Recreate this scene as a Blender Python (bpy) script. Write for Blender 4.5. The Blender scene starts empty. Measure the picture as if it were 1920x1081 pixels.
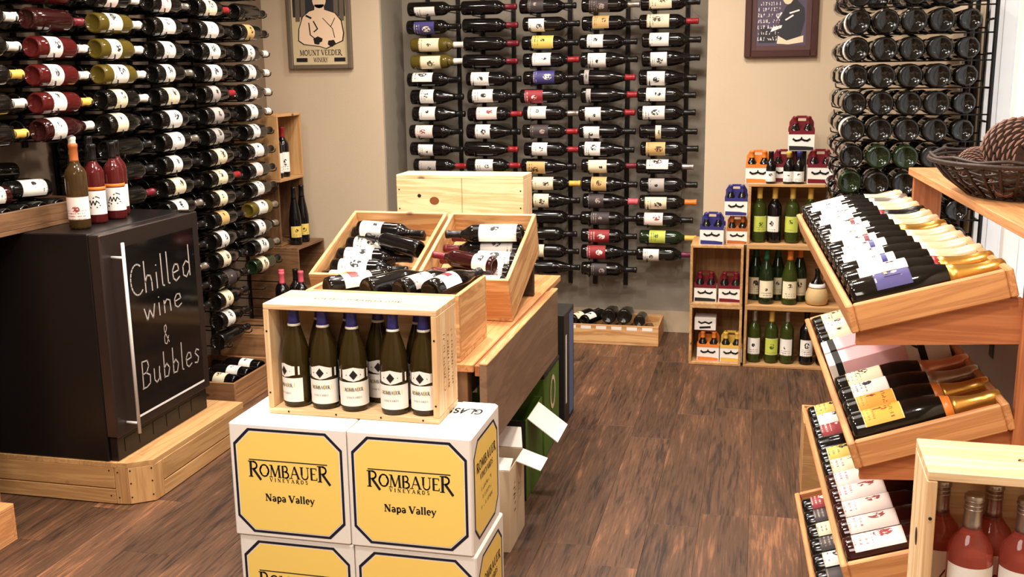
import bpy, bmesh, math, random
from mathutils import Vector, Matrix
SC = bpy.context.scene
COL = SC.collection
PI = math.pi
# ------------------------------------------------------------------ camera
cam_d = bpy.data.cameras.new('camera'); cam = bpy.data.objects.new('camera', cam_d); COL.objects.link(cam)
cam_d.sensor_width = 36.0; cam_d.lens = 1932.83 / 1920 * 36.0; cam_d.clip_start = .02
CAM_H = 1.58
def cam_matrix(pitch, roll, yaw):
    cp, sp, cr, sr = math.cos(pitch), math.sin(pitch), math.cos(roll), math.sin(roll)
    f = Vector((0, cp, -sp)); d = Vector((0, -sp, -cp)); r = Vector((1, 0, 0))
    r2 = cr*r + sr*d; d2 = -sr*r + cr*d
    m = Matrix((r2, -d2, -f)).transposed()
    return (Matrix.Rotation(yaw, 3, 'Z') @ m).to_4x4()
cam.matrix_world = Matrix.Translation((0, 0, CAM_H)) @ cam_matrix(.208, .0138, .23745)
SC.camera = cam
# ------------------------------------------------------------------ view, world, lights
SC.view_settings.view_transform = 'Standard'; SC.view_settings.look = 'None'
SC.view_settings.gamma = 1.0; SC.view_settings.use_curve_mapping = False
SC.view_settings.exposure = 0.42
W = bpy.data.worlds.new('daylight'); SC.world = W; W.use_nodes = True
W.node_tree.nodes['Background'].inputs[0].default_value = (1, .97, .94, 1)
W.node_tree.nodes['Background'].inputs[1].default_value = 1.15
CEIL = 2.75
def spot(x, y, power, r=.09, col=(1, .90, .78), ang=2.7):
    l = bpy.data.lights.new('ceiling_can', 'AREA'); l.shape = 'DISK'; l.size = r*2; l.energy = power; l.color = col; l.spread = ang
    o = bpy.data.objects.new('ceiling_can', l); COL.objects.link(o); o.location = (x, y, CEIL-.03)
    return o
for x, y, p in ((-2.0, 4.55, 15), (-.45, 4.9, 15), (-1.5, 5.1, 12), (-2.0, 2.7, 17), (-1.2, 1.75, 24), (-.35, 3.2, 20), (.25, 1.35, 20), (.05, 4.6, 12), (-1.15, 3.5, 20)):
    spot(x, y, p)
def fill(x, y, sx, sy, power):  # soft area light added to brighten the room, not a ceiling fixture
    l = bpy.data.lights.new('ceiling_panel', 'AREA'); l.shape = 'RECTANGLE'; l.size = sx; l.size_y = sy; l.energy = power; l.color = (1, .93, .84)  # ceiling_panel is an added fill light, not a real panel
    o = bpy.data.objects.new('ceiling_panel', l); COL.objects.link(o); o.location = (x, y, CEIL-.05)  # added fill light, no panel in the ceiling
fill(-1.0, 0.2, 1.2, 1.2, 50); fill(-1.2, 3.6, 1.2, 1.2, 14)
# ------------------------------------------------------------------ materials
def lin(c): return tuple((v/255/12.92 if v/255 <= .04045 else ((v/255+.055)/1.055)**2.4) for v in c)
MAT = {}
def nt(name):
    m = bpy.data.materials.new(name); m.use_nodes = True
    n = m.node_tree; b = n.nodes['Principled BSDF']; MAT[name] = m
    return m, n, b
def N(n, typ, **kw):
    x = n.nodes.new(typ)
    for k, v in kw.items(): setattr(x, k, v)
    return x
def plain(name, rgb, rough=.5, metal=0, spec=.5, coat=0, trans=0, ior=1.45, bump=0, scale=200):
    m, n, b = nt(name)
    b.inputs['Base Color'].default_value = (*lin(rgb), 1); b.inputs['Roughness'].default_value = rough
    b.inputs['Metallic'].default_value = metal; b.inputs['Specular IOR Level'].default_value = spec
    b.inputs['Coat Weight'].default_value = coat; b.inputs['Transmission Weight'].default_value = trans; b.inputs['IOR'].default_value = ior
    tc = N(n, 'ShaderNodeTexCoord'); no = N(n, 'ShaderNodeTexNoise'); no.inputs['Scale'].default_value = scale; no.inputs['Detail'].default_value = 3
    n.links.new(tc.outputs['Object'], no.inputs['Vector'])
    rr = N(n, 'ShaderNodeMapRange'); rr.inputs[3].default_value = max(.02, rough-.06); rr.inputs[4].default_value = min(1, rough+.06)
    n.links.new(no.outputs[0], rr.inputs[0]); n.links.new(rr.outputs[0], b.inputs['Roughness'])
    if bump:
        bp = N(n, 'ShaderNodeBump'); bp.inputs['Strength'].default_value = bump; bp.inputs['Distance'].default_value = .002
        n.links.new(no.outputs[0], bp.inputs['Height']); n.links.new(bp.outputs[0], b.inputs['Normal'])
    return m
def wood(name, c_light, c_dark, axis, rough=.55, ring=9.0, contrast=.5, knots=True, bump=.15, var=.18):
    m, n, b = nt(name)
    L = n.links.new
    tc = N(n, 'ShaderNodeTexCoord'); oi = N(n, 'ShaderNodeObjectInfo')
    mp = N(n, 'ShaderNodeMapping'); s = [ring*2.2]*3; s['XYZ'.index(axis)] = 1.4
    mp.inputs['Scale'].default_value = s
    off = N(n, 'ShaderNodeVectorMath', operation='SCALE'); cmb = N(n, 'ShaderNodeCombineXYZ')
    for i in range(3): L(oi.outputs['Random'], cmb.inputs[i])
    L(cmb.outputs[0], off.inputs[0]); off.inputs['Scale'].default_value = 37.0
    ad = N(n, 'ShaderNodeVectorMath', operation='ADD'); L(tc.outputs['Object'], ad.inputs[0]); L(off.outputs[0], ad.inputs[1])
    L(ad.outputs[0], mp.inputs['Vector'])
    n1 = N(n, 'ShaderNodeTexNoise'); n1.inputs['Scale'].default_value = 1.0; n1.inputs['Detail'].default_value = 5; n1.inputs['Roughness'].default_value = .6; n1.inputs['Distortion'].default_value = .8
    L(mp.outputs[0], n1.inputs['Vector'])
    # ring bands
    mu = N(n, 'ShaderNodeMath', operation='MULTIPLY'); mu.inputs[1].default_value = 26.0; L(n1.outputs[0], mu.inputs[0])
    si = N(n, 'ShaderNodeMath', operation='SINE'); L(mu.outputs[0], si.inputs[0])
    mr = N(n, 'ShaderNodeMapRange'); mr.inputs[1].default_value = -1; mr.inputs[2].default_value = 1; L(si.outputs[0], mr.inputs[0])
    # fine grain
    mp2 = N(n, 'ShaderNodeMapping'); s2 = [260.]*3; s2['XYZ'.index(axis)] = 7.; mp2.inputs['Scale'].default_value = s2
    L(ad.outputs[0], mp2.inputs['Vector'])
    n2 = N(n, 'ShaderNodeTexNoise'); n2.inputs['Scale'].default_value = 1; n2.inputs['Detail'].default_value = 2; L(mp2.outputs[0], n2.inputs['Vector'])
    mx = N(n, 'ShaderNodeMath', operation='MULTIPLY_ADD'); L(mr.outputs[0], mx.inputs[0]); mx.inputs[1].default_value = .55
    sc = N(n, 'ShaderNodeMath', operation='MULTIPLY'); L(n2.outputs[0], sc.inputs[0]); sc.inputs[1].default_value = .5; L(sc.outputs[0], mx.inputs[2])
    pw = N(n, 'ShaderNodeMath', operation='MULTIPLY'); L(mx.outputs[0], pw.inputs[0]); pw.inputs[1].default_value = contrast
    cm = N(n, 'ShaderNodeMix', data_type='RGBA'); cm.inputs['A'].default_value = (*lin(c_light), 1); cm.inputs['B'].default_value = (*lin(c_dark), 1)
    L(pw.outputs[0], cm.inputs['Factor']); out = cm.outputs['Result']
    if knots:
        vo = N(n, 'ShaderNodeTexVoronoi'); vo.inputs['Scale'].default_value = 4.2
        mp3 = N(n, 'ShaderNodeMapping'); s3 = [1.6]*3; s3['XYZ'.index(axis)] = .9; mp3.inputs['Scale'].default_value = s3; L(ad.outputs[0], mp3.inputs['Vector']); L(mp3.outputs[0], vo.inputs['Vector'])
        kr = N(n, 'ShaderNodeMapRange'); kr.inputs[1].default_value = .035; kr.inputs[2].default_value = .085; kr.inputs[3].default_value = .85; kr.inputs[4].default_value = 0; L(vo.outputs['Distance'], kr.inputs[0])
        km = N(n, 'ShaderNodeMix', data_type='RGBA'); L(kr.outputs[0], km.inputs['Factor']); L(out, km.inputs['A']); km.inputs['B'].default_value = (*lin(tuple(v*.42 for v in c_dark)), 1); out = km.outputs['Result']
    hv = N(n, 'ShaderNodeHueSaturation'); vr = N(n, 'ShaderNodeMapRange'); vr.inputs[3].default_value = 1-var; vr.inputs[4].default_value = 1+var
    L(oi.outputs['Random'], vr.inputs[0]); L(vr.outputs[0], hv.inputs['Value']); L(out, hv.inputs['Color']); L(hv.outputs[0], b.inputs['Base Color'])
    b.inputs['Roughness'].default_value = rough
    bp = N(n, 'ShaderNodeBump'); bp.inputs['Strength'].default_value = bump; bp.inputs['Distance'].default_value = .002; L(mx.outputs[0], bp.inputs['Height']); L(bp.outputs[0], b.inputs['Normal'])
    return m
def wood3(name, *a, **k):
    for ax in 'XYZ': wood(name+'_'+ax, *a, ax, **k)
wood3('pine', (230, 188, 132), (172, 114, 64), contrast=1.0, var=.07)
wood3('pale', (246, 220, 180), (210, 162, 108), contrast=.95, var=.04)
wood3('oak', (220, 160, 104), (164, 104, 60), contrast=.8, ring=14, knots=False, var=.05)
wood3('redoak', (196, 122, 76), (150, 82, 46), contrast=.8, ring=14, knots=False, var=.05)
wood3('pallet', (208, 164, 110), (158, 112, 68), contrast=.8, var=.1)
wood3('tan', (176, 130, 88), (126, 86, 56), contrast=.9, var=.1)
wood3('aged', (142, 104, 70), (92, 62, 40), contrast=.9, var=.12)
wood3('leaf', (142, 112, 88), (104, 78, 58), contrast=.8, knots=False, ring=5, var=.05)
wood3('darkwood', (74, 54, 42), (48, 34, 27), contrast=.8, knots=False, var=.08)
# floor planks: dark hand scraped boards, tone changes from plank to plank
def floor_mat():
    m, n, b = nt('floor_plank'); L = n.links.new
    tc = N(n, 'ShaderNodeTexCoord'); oi = N(n, 'ShaderNodeObjectInfo')
    cmb = N(n, 'ShaderNodeCombineXYZ'); [L(oi.outputs['Random'], cmb.inputs[i]) for i in range(3)]
    off = N(n, 'ShaderNodeVectorMath', operation='SCALE'); L(cmb.outputs[0], off.inputs[0]); off.inputs['Scale'].default_value = 53
    ad = N(n, 'ShaderNodeVectorMath', operation='ADD'); L(tc.outputs['Object'], ad.inputs[0]); L(off.outputs[0], ad.inputs[1])
    def noise(scale, det, rough=.6, dist=0.):
        mp = N(n, 'ShaderNodeMapping'); mp.inputs['Scale'].default_value = scale; L(ad.outputs[0], mp.inputs['Vector'])
        t = N(n, 'ShaderNodeTexNoise'); t.inputs['Scale'].default_value = 1; t.inputs['Detail'].default_value = det; t.inputs['Roughness'].default_value = rough; t.inputs['Distortion'].default_value = dist
        L(mp.outputs[0], t.inputs['Vector']); return t.outputs[0]
    a = noise((19, 1.9, 4), 6, .68, 1.5); f = noise((130, 7, 10), 4, .6); big = noise((5, 1.1, 1), 3)
    r = N(n, 'ShaderNodeValToRGB'); r.color_ramp.interpolation = 'EASE'
    e = r.color_ramp.elements; e[0].position = .33; e[0].color = (*lin((46, 32, 26)), 1); e[1].position = .72; e[1].color = (*lin((142, 97, 68)), 1)
    e2 = e.new(.52); e2.color = (*lin((89, 62, 45)), 1)
    m1 = N(n, 'ShaderNodeMath', operation='MULTIPLY_ADD'); L(f, m1.inputs[0]); m1.inputs[1].default_value = .42
    m2 = N(n, 'ShaderNodeMath', operation='MULTIPLY'); L(a, m2.inputs[0]); m2.inputs[1].default_value = .58; L(m2.outputs[0], m1.inputs[2])
    m3 = N(n, 'ShaderNodeMath', operation='MULTIPLY_ADD'); L(big, m3.inputs[0]); m3.inputs[1].default_value = .5; 
    m4 = N(n, 'ShaderNodeMath', operation='SUBTRACT'); L(m1.outputs[0], m4.inputs[0]); m4.inputs[1].default_value = .25; L(m4.outputs[0], m3.inputs[2])
    L(m3.outputs[0], r.inputs[0])
    hv = N(n, 'ShaderNodeHueSaturation'); vr = N(n, 'ShaderNodeMapRange'); vr.inputs[3].default_value = .74; vr.inputs[4].default_value = 1.26
    L(oi.outputs['Random'], vr.inputs[0]); L(vr.outputs[0], hv.inputs['Value']); L(r.outputs[0], hv.inputs['Color']); hv.inputs['Saturation'].default_value = 1.02
    L(hv.outputs[0], b.inputs['Base Color'])
    rr = N(n, 'ShaderNodeMapRange'); rr.inputs[3].default_value = .38; rr.inputs[4].default_value = .62; L(f, rr.inputs[0]); L(rr.outputs[0], b.inputs['Roughness'])
    bp = N(n, 'ShaderNodeBump'); bp.inputs['Strength'].default_value = .35; bp.inputs['Distance'].default_value = .003; L(m1.outputs[0], bp.inputs['Height']); L(bp.outputs[0], b.inputs['Normal'])
floor_mat()
def wall_mat(name, c):
    m, n, b = nt(name); L = n.links.new
    tc = N(n, 'ShaderNodeTexCoord'); t = N(n, 'ShaderNodeTexNoise'); t.inputs['Scale'].default_value = 140; t.inputs['Detail'].default_value = 4; L(tc.outputs['Object'], t.inputs['Vector'])
    t2 = N(n, 'ShaderNodeTexNoise'); t2.inputs['Scale'].default_value = 2.2; L(tc.outputs['Object'], t2.inputs['Vector'])
    cm = N(n, 'ShaderNodeMix', data_type='RGBA'); cm.inputs['A'].default_value = (*lin(c), 1); cm.inputs['B'].default_value = (*lin(tuple(v*.94 for v in c)), 1); L(t2.outputs[0], cm.inputs['Factor'])
    L(cm.outputs['Result'], b.inputs['Base Color']); b.inputs['Roughness'].default_value = .75
    bp = N(n, 'ShaderNodeBump'); bp.inputs['Strength'].default_value = .25; bp.inputs['Distance'].default_value = .002; L(t.outputs[0], bp.inputs['Height']); L(bp.outputs[0], b.inputs['Normal'])
wall_mat('wall_beige', (206, 186, 160)); wall_mat('wall_shade_brown', (128, 108, 90)); wall_mat('wall_grey', (152, 143, 130)); wall_mat('ceiling_white', (225, 220, 210)); wall_mat('skirting', (196, 176, 150))
plain('black_steel', (26, 23, 22), .38, .3); plain('black_body', (20, 17, 17), .32, 0, .35); plain('door_steel', (78, 68, 66), .34, .85)
plain('chrome', (236, 234, 232), .3, .2); plain('black_glass', (14, 12, 12), .06, 0, .5); plain('chalk', (176, 166, 160), .9, bump=.5); plain('white_edge', (230, 228, 224), .4)  # white_edge paints the light on the lower edge of the glass
plain('white_card', (240, 234, 228), .7, bump=.15); plain('cream_card', (222, 200, 168), .75, bump=.15); plain('green_card', (78, 112, 36), .55); plain('dark_card', (34, 32, 30), .5); plain('blue_card', (84, 112, 160), .5)
plain('yellow_print', (255, 219, 116), .5); plain('navy_print', (24, 26, 44), .5); plain('black_print', (22, 19, 18), .6); plain('brown_print', (120, 68, 30), .7); plain('grey_print', (120, 110, 104), .6)
plain('white_paint', (244, 242, 240), .35); plain('taupe_panel', (160, 146, 136), .55)
plain('wicker', (52, 34, 27), .5, bump=.4); plain('pine_cone', (66, 44, 36), .6, bump=.6, scale=90); plain('cone_tip', (150, 112, 96), .6); plain('straw', (206, 176, 124), .7, bump=.6, scale=120)
for k, c, r in (('black', (20, 17, 18), .3), ('red', (150, 34, 40), .35), ('white', (238, 234, 226), .4), ('orange', (228, 128, 52), .35), ('blue', (54, 52, 120), .35), ('green', (40, 92, 62), .35), ('wine', (112, 26, 38), .35), ('pink', (224, 96, 112), .4), ('yellow', (226, 184, 84), .4), ('purple', (104, 30, 62), .4)):
    plain('cap_'+k, c, r, 0, .5)
plain('cap_gold', (222, 170, 84), .3, .85); plain('cap_silver', (190, 182, 172), .3, .85); plain('cap_copper', (190, 108, 58), .45, .3); plain('cap_whitegold', (244, 222, 186), .34, .35); plain('cap_rosegold', (226, 170, 140), .32, .7)
plain('glass_dark', (18, 16, 14), .07, 0, .6); plain('glass_black', (15, 12, 13), .10, 0, .55); plain('glass_green', (26, 40, 20), .06, 0, .6); plain('glass_red', (46, 14, 14), .07, 0, .6); plain('glass_mag', (22, 20, 17), .12, 0, .5)
plain('glass_white', (112, 96, 36), .06, 0, .6, trans=.35, ior=1.33); plain('glass_lime', (70, 82, 30), .06, 0, .6, trans=.4, ior=1.33); plain('glass_rose', (92, 28, 28), .06, 0, .6, trans=.25, ior=1.33); plain('glass_blush', (224, 112, 94), .04, 0, .5, trans=.7, ior=1.33); plain('glass_leaf', (62, 48, 20), .05, 0, .5, trans=.35, ior=1.36); plain('glass_amber', (86, 64, 36), .05, 0, .5, trans=.5, ior=1.33)
def label_mat(name, base, ink, ink2, amount=.5):
    m, n, b = nt(name); L = n.links.new
    uv = N(n, 'ShaderNodeUVMap'); sp = N(n, 'ShaderNodeSeparateXYZ'); L(uv.outputs[0], sp.inputs[0]); oi = N(n, 'ShaderNodeObjectInfo')
    def M(op, a, b_=None, c=None):
        x = N(n, 'ShaderNodeMath', operation=op)
        for i, v in enumerate((a, b_, c)):
            if v is None: continue
            if isinstance(v, (int, float)): x.inputs[i].default_value = v
            else: L(v, x.inputs[i])
        return x.outputs[0]
    u, v, r = sp.outputs[0], sp.outputs[1], oi.outputs['Random']
    r50 = M('MULTIPLY', r, 91.7)
    def noise(us, vs):
        cb = N(n, 'ShaderNodeCombineXYZ'); L(M('MULTIPLY', u, us), cb.inputs[0]); L(M('MULTIPLY', v, vs), cb.inputs[1]); L(r50, cb.inputs[2])
        t = N(n, 'ShaderNodeTexNoise'); t.inputs['Scale'].default_value = 1; t.inputs['Detail'].default_value = 2; L(cb.outputs[0], t.inputs['Vector']); return t.outputs[0]
    cu = M('ABSOLUTE', M('SUBTRACT', u, .5))
    ev = M('ADD', .45, M('MULTIPLY', M('FRACT', M('MULTIPLY', r, 7.3)), .25))
    dv = M('ABSOLUTE', M('SUBTRACT', v, ev))
    rad = M('ADD', M('MULTIPLY', cu, cu), M('MULTIPLY', M('MULTIPLY', dv, dv), .8))
    emb = M('MULTIPLY', M('LESS_THAN', rad, M('ADD', .006, M('MULTIPLY', M('FRACT', M('MULTIPLY', r, 3.1)), .03))), M('GREATER_THAN', noise(11, 9), .47))
    line = M('MULTIPLY', M('LESS_THAN', M('FRACT', M('MULTIPLY', v, 8)), .42), M('GREATER_THAN', noise(34, 3), .5))
    line = M('MULTIPLY', line, M('MULTIPLY', M('LESS_THAN', cu, .34), M('LESS_THAN', v, M('MULTIPLY_ADD', M('FRACT', M('MULTIPLY', r, 11.9)), .35, .08))))
    edge = M('GREATER_THAN', M('ABSOLUTE', M('SUBTRACT', v, .5)), .475)
    cm = N(n, 'ShaderNodeMix', data_type='RGBA'); cm.inputs['A'].default_value = (*lin(base), 1); cm.inputs['B'].default_value = (*lin(ink), 1)
    L(M('MULTIPLY', M('MAXIMUM', emb, M('MULTIPLY', line, .8)), amount*2), cm.inputs['Factor'])
    c2 = N(n, 'ShaderNodeMix', data_type='RGBA'); L(cm.outputs['Result'], c2.inputs['A']); c2.inputs['B'].default_value = (*lin(ink2), 1); L(M('MULTIPLY', edge, .7), c2.inputs['Factor'])
    L(c2.outputs['Result'], b.inputs['Base Color']); b.inputs['Roughness'].default_value = .6
K = (30, 26, 26)
for nm, base, ink, ink2 in (('white', (244, 240, 234), K, (200, 190, 180)), ('cream', (240, 228, 196), (60, 44, 30), (190, 160, 100)), ('pinkish', (246, 226, 220), (150, 60, 60), (210, 170, 160)), ('yellow', (226, 196, 96), K, (240, 230, 190)), ('orange', (240, 160, 52), (150, 70, 20), (250, 210, 150)), ('red', (150, 36, 44), (236, 226, 220), (90, 20, 24)), ('blue', (62, 56, 120), (230, 220, 200), (40, 36, 90)), ('grey', (178, 170, 166), K, (120, 112, 110)), ('dim', (60, 50, 52), (170, 150, 140), (30, 26, 26)), ('lime', (196, 206, 84), (60, 90, 30), (240, 240, 200)), ('tan', (206, 170, 110), (80, 44, 24), (240, 226, 190))):
    label_mat('label_'+nm, base, ink, ink2)
# ------------------------------------------------------------------ mesh helpers
def M_(name): return MAT[name] if isinstance(name, str) else name
def link(name, me, mat=None, parent=None, loc=None):
    o = bpy.data.objects.new(name, me); COL.objects.link(o)
    if mat is not None:
        if len(me.materials) == 0: me.materials.append(M_(mat))
        o.material_slots[0].link = 'OBJECT'; o.material_slots[0].material = M_(mat)
    if parent is not None: o.parent = parent
    if loc is not None: o.location = loc
    return o
def mesh(name, v, f, smooth=False, uv=None):
    me = bpy.data.meshes.new(name); me.from_pydata([tuple(p) for p in v], [], f); me.update()
    if smooth: me.polygons.foreach_set('use_smooth', [True]*len(me.polygons))
    if uv:
        l = me.uv_layers.new(name='UVMap')
        for lp in me.loops: l.data[lp.index].uv = uv[lp.vertex_index]
    return me
def thing(name, label, cat, loc=(0, 0, 0), rot=None, group=None):
    o = bpy.data.objects.new(name, None); COL.objects.link(o); o.empty_display_size = .05
    o.location = loc
    if rot is not None:
        if isinstance(rot, Matrix): o.matrix_world = Matrix.Translation(loc) @ rot.to_4x4()
        else: o.rotation_euler = rot
    if len(label.split()) > 16: print('LONG', len(label.split()), label)
    o['label'] = label; o['category'] = cat
    if group: o['group'] = group
    return o
def structure(o): o['kind'] = 'structure'; return o
BOXC = {}
def box_mesh(sx, sy, sz, bev=.0015):
    key = (round(sx, 4), round(sy, 4), round(sz, 4), bev)
    if key in BOXC: return BOXC[key]
    bm = bmesh.new(); bmesh.ops.create_cube(bm, size=1, matrix=Matrix.Diagonal((sx, sy, sz, 1)))
    if bev:
        bmesh.ops.bevel(bm, geom=list(bm.edges), offset=min(bev, .3*min(sx, sy, sz)), segments=1, affect='EDGES')
    me = bpy.data.meshes.new('box'); bm.to_mesh(me); bm.free(); BOXC[key] = me
    return me
def board(name, parent, c, s, mat, bev=.0015, axis=None, rot=None):
    """a board: box centred at c with size s; wood grain follows its longest side"""
    me = box_mesh(*s, bev)
    if isinstance(mat, str) and mat+'_X' in MAT:
        ax = axis or 'XYZ'[max(range(3), key=lambda i: s[i])]; mat = mat+'_'+ax
    o = link(name, me, mat, parent, c)
    if rot: o.rotation_euler = rot
    return o
def prism(poly, h0, h1, plane='XY'):
    """extrude a 2-D polygon between two heights"""
    n = len(poly); P = []
    for h in (h0, h1):
        for a, b in poly: P.append((a, b, h) if plane == 'XY' else ((a, h, b) if plane == 'XZ' else (h, a, b)))
    F = [tuple(range(n))[::-1], tuple(range(n, 2*n))] + [(i, (i+1) % n, n+(i+1) % n, n+i) for i in range(n)]
    bm = bmesh.new(); vs = [bm.verts.new(p) for p in P]
    for f in F: bm.faces.new([vs[i] for i in f])
    bmesh.ops.recalc_face_normals(bm, faces=bm.faces)
    me = bpy.data.meshes.new('prism'); bm.to_mesh(me); bm.free(); return me
def lathe(prof, seg=16):
    v, f = [], []
    for r, z in prof:
        for i in range(seg):
            a = 2*PI*i/seg; v.append((r*math.cos(a), r*math.sin(a), z))
    for j in range(len(prof)-1):
        for i in range(seg):
            k = (i+1) % seg; f.append((j*seg+i, j*seg+k, (j+1)*seg+k, (j+1)*seg+i))
    f.append(tuple(range(seg))[::-1]); f.append(tuple((len(prof)-1)*seg+i for i in range(seg)))
    return v, f
def tube(pts, r, seg=6, cap=True):
    pts = [Vector(p) for p in pts]; v, f = [], []
    for i, p in enumerate(pts):
        t = (pts[min(i+1, len(pts)-1)]-pts[max(i-1, 0)]).normalized()
        a = t.cross(Vector((0, 0, 1)));  a = t.cross(Vector((1, 0, 0))) if a.length < .05 else a
        a.normalize(); b = t.cross(a)
        for k in range(seg):
            an = 2*PI*k/seg; v.append(p + (a*math.cos(an)+b*math.sin(an))*r)
    for i in range(len(pts)-1):
        for k in range(seg):
            k2 = (k+1) % seg; f.append((i*seg+k, i*seg+k2, (i+1)*seg+k2, (i+1)*seg+k))
    if cap: f.append(tuple(range(seg))[::-1]); f.append(tuple((len(pts)-1)*seg+k for k in range(seg)))
    return v, f
def merge(*vf):
    V, F = [], []
    for v, f in vf:
        o = len(V); V += list(v); F += [tuple(i+o for i in q) for q in f]
    return V, F
def under(o, part):
    o.parent = part; o.location = o.location - part.location; return o
def frame_from(axis, face):
    z = Vector(axis).normalized(); fc = Vector(face); y = -(fc - z*fc.dot(z)); y.normalize(); x = y.cross(z)
    return Matrix((x, y, z)).transposed()
# ------------------------------------------------------------------ lettering made of ribbons
def arc(cx, cy, rx, ry, a0, a1, n=10): return [(cx+rx*math.cos(math.radians(a0+(a1-a0)*i/n)), cy+ry*math.sin(math.radians(a0+(a1-a0)*i/n))) for i in range(n+1)]
TK, TN, SF = .15, .06, .05
def sf(x, y, w=.16): return ([(x-w, y), (x+w, y)], SF)
SER = {
 'R': (.78, [([(.16, 0), (.16, 1)], TK), (arc(.34, .74, .25, .23, 90, -90), .1), ([(.14, .97), (.36, .97)], TN), ([(.16, .51), (.36, .51)], TN), ([(.34, .5), (.84, -.16)], TK), sf(.14, .02), sf(.14, .98)]),
 'O': (.9, [(arc(.44, .5, .38, .47, 0, 360, 24), .1), (arc(.42, .5, .36, .38, 130, 230), .12), (arc(.46, .5, .36, .38, -50, 50), .12)]),
 'M': (1.08, [([(.14, 0), (.2, 1)], TN), ([(.2, 1), (.52, .05)], TK), ([(.52, .05), (.86, 1)], TN), ([(.86, 1), (.92, 0)], TK), sf(.14, .02), sf(.92, .02), sf(.12, .98, .1), sf(.92, .98, .1)]),
 'B': (.78, [([(.16, 0), (.16, 1)], TK), (arc(.36, .75, .2, .23, 90, -90), .1), (arc(.38, .26, .27, .25, 90, -90), .11), ([(.14, .97), (.38, .97)], TN), ([(.14, .52), (.38, .52)], TN), ([(.14, .02), (.38, .02)], TN)]),
 'A': (.92, [([(.1, 0), (.44, 1)], TN), ([(.44, 1), (.8, 0)], TK), ([(.22, .36), (.66, .36)], TN), sf(.1, .02), sf(.8, .02)]),
 'U': (.9, [([(.18, 1), (.18, .35)], TK), (arc(.45, .32, .27, .3, 180, 360), .09), ([(.72, .32), (.72, 1)], TN), sf(.18, .98), sf(.72, .98, .14)]),
 'E': (.7, [([(.16, 0), (.16, 1)], TK), ([(.1, .97), (.6, .97)], TN), ([(.16, .51), (.5, .51)], TN), ([(.1, .03), (.62, .03)], TN), ([(.6, .8), (.6, .99)], TN), ([(.62, .01), (.64, .22)], TN)]),
 'V': (.86, [([(.08, 1), (.42, 0)], TK), ([(.42, 0), (.76, 1)], TN), sf(.1, .98), sf(.76, .98)]),
 'I': (.36, [([(.18, 0), (.18, 1)], TK), sf(.18, .02), sf(.18, .98)]),
 'N': (.92, [([(.16, 0), (.16, 1)], TN), ([(.16, 1), (.76, 0)], TK), ([(.76, 0), (.76, 1)], TN), sf(.16, .02), sf(.76, .98), sf(.1, .98, .1)]),
 'Y': (.82, [([(.08, 1), (.4, .48)], TK), ([(.4, .48), (.74, 1)], TN), ([(.4, 0), (.4, .5)], TK), sf(.4, .02), sf(.1, .98), sf(.74, .98)]),
 'D': (.88, [([(.16, 0), (.16, 1)], TK), (arc(.34, .5, .42, .47, 90, -90, 14), .11), ([(.12, .97), (.36, .97)], TN), ([(.12, .03), (.36, .03)], TN)]),
 'S': (.66, [(arc(.33, .74, .22, .23, 30, 270) + arc(.33, .27, .24, .25, 90, -150), .1)]),
 'T': (.8, [([(.4, 0), (.4, 1)], TK), ([(.06, .97), (.74, .97)], TN), sf(.4, .02), ([(.07, .8), (.07, .99)], TN), ([(.73, .8), (.73, .99)], TN)]),
 'W': (1.2, [([(.08, 1), (.34, 0)], TK), ([(.34, 0), (.58, .95)], TN), ([(.58, .95), (.84, 0)], TK), ([(.84, 0), (1.1, 1)], TN), sf(.1, .98), sf(1.1, .98)]),
 'H': (.92, [([(.16, 0), (.16, 1)], TK), ([(.76, 0), (.76, 1)], TK), ([(.16, .5), (.76, .5)], TN), sf(.16, .02), sf(.16, .98), sf(.76, .02), sf(.76, .98)]),
 'a': (.58, [(arc(.26, .46, .2, .2, 150, 0), .08), ([(.46, .46), (.46, .02)], .12), (arc(.27, .17, .19, .16, 60, 320), .09), ([(.44, .03), (.56, .03)], SF)]),
 'p': (.66, [([(.16, .66), (.16, -.3)], .12), (arc(.34, .33, .24, .32, 140, -140, 14), .1), sf(.16, -.29, .12), ([(.04, .64), (.2, .64)], SF)]),
 'l': (.32, [([(.16, 0), (.16, 1.05)], .12), sf(.16, .02, .13), ([(.04, 1.03), (.2, 1.03)], SF)]),
 'e': (.58, [(arc(.3, .33, .22, .31, 0, 300, 16), .09), ([(.09, .35), (.52, .35)], TN)]),
 'y': (.64, [([(.08, .65), (.32, .05)], .12), ([(.56, .65), (.3, -.02), (.2, -.26), (.06, -.28)], TN), sf(.1, .65, .1), sf(.56, .65, .1)]),
 ' ': (.3, []), 'k': (.6, [([(.16, 0), (.16, 1.05)], .12), ([(.16, .3), (.5, .65)], TN), ([(.26, .38), (.56, 0)], .12)]),
}
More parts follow.
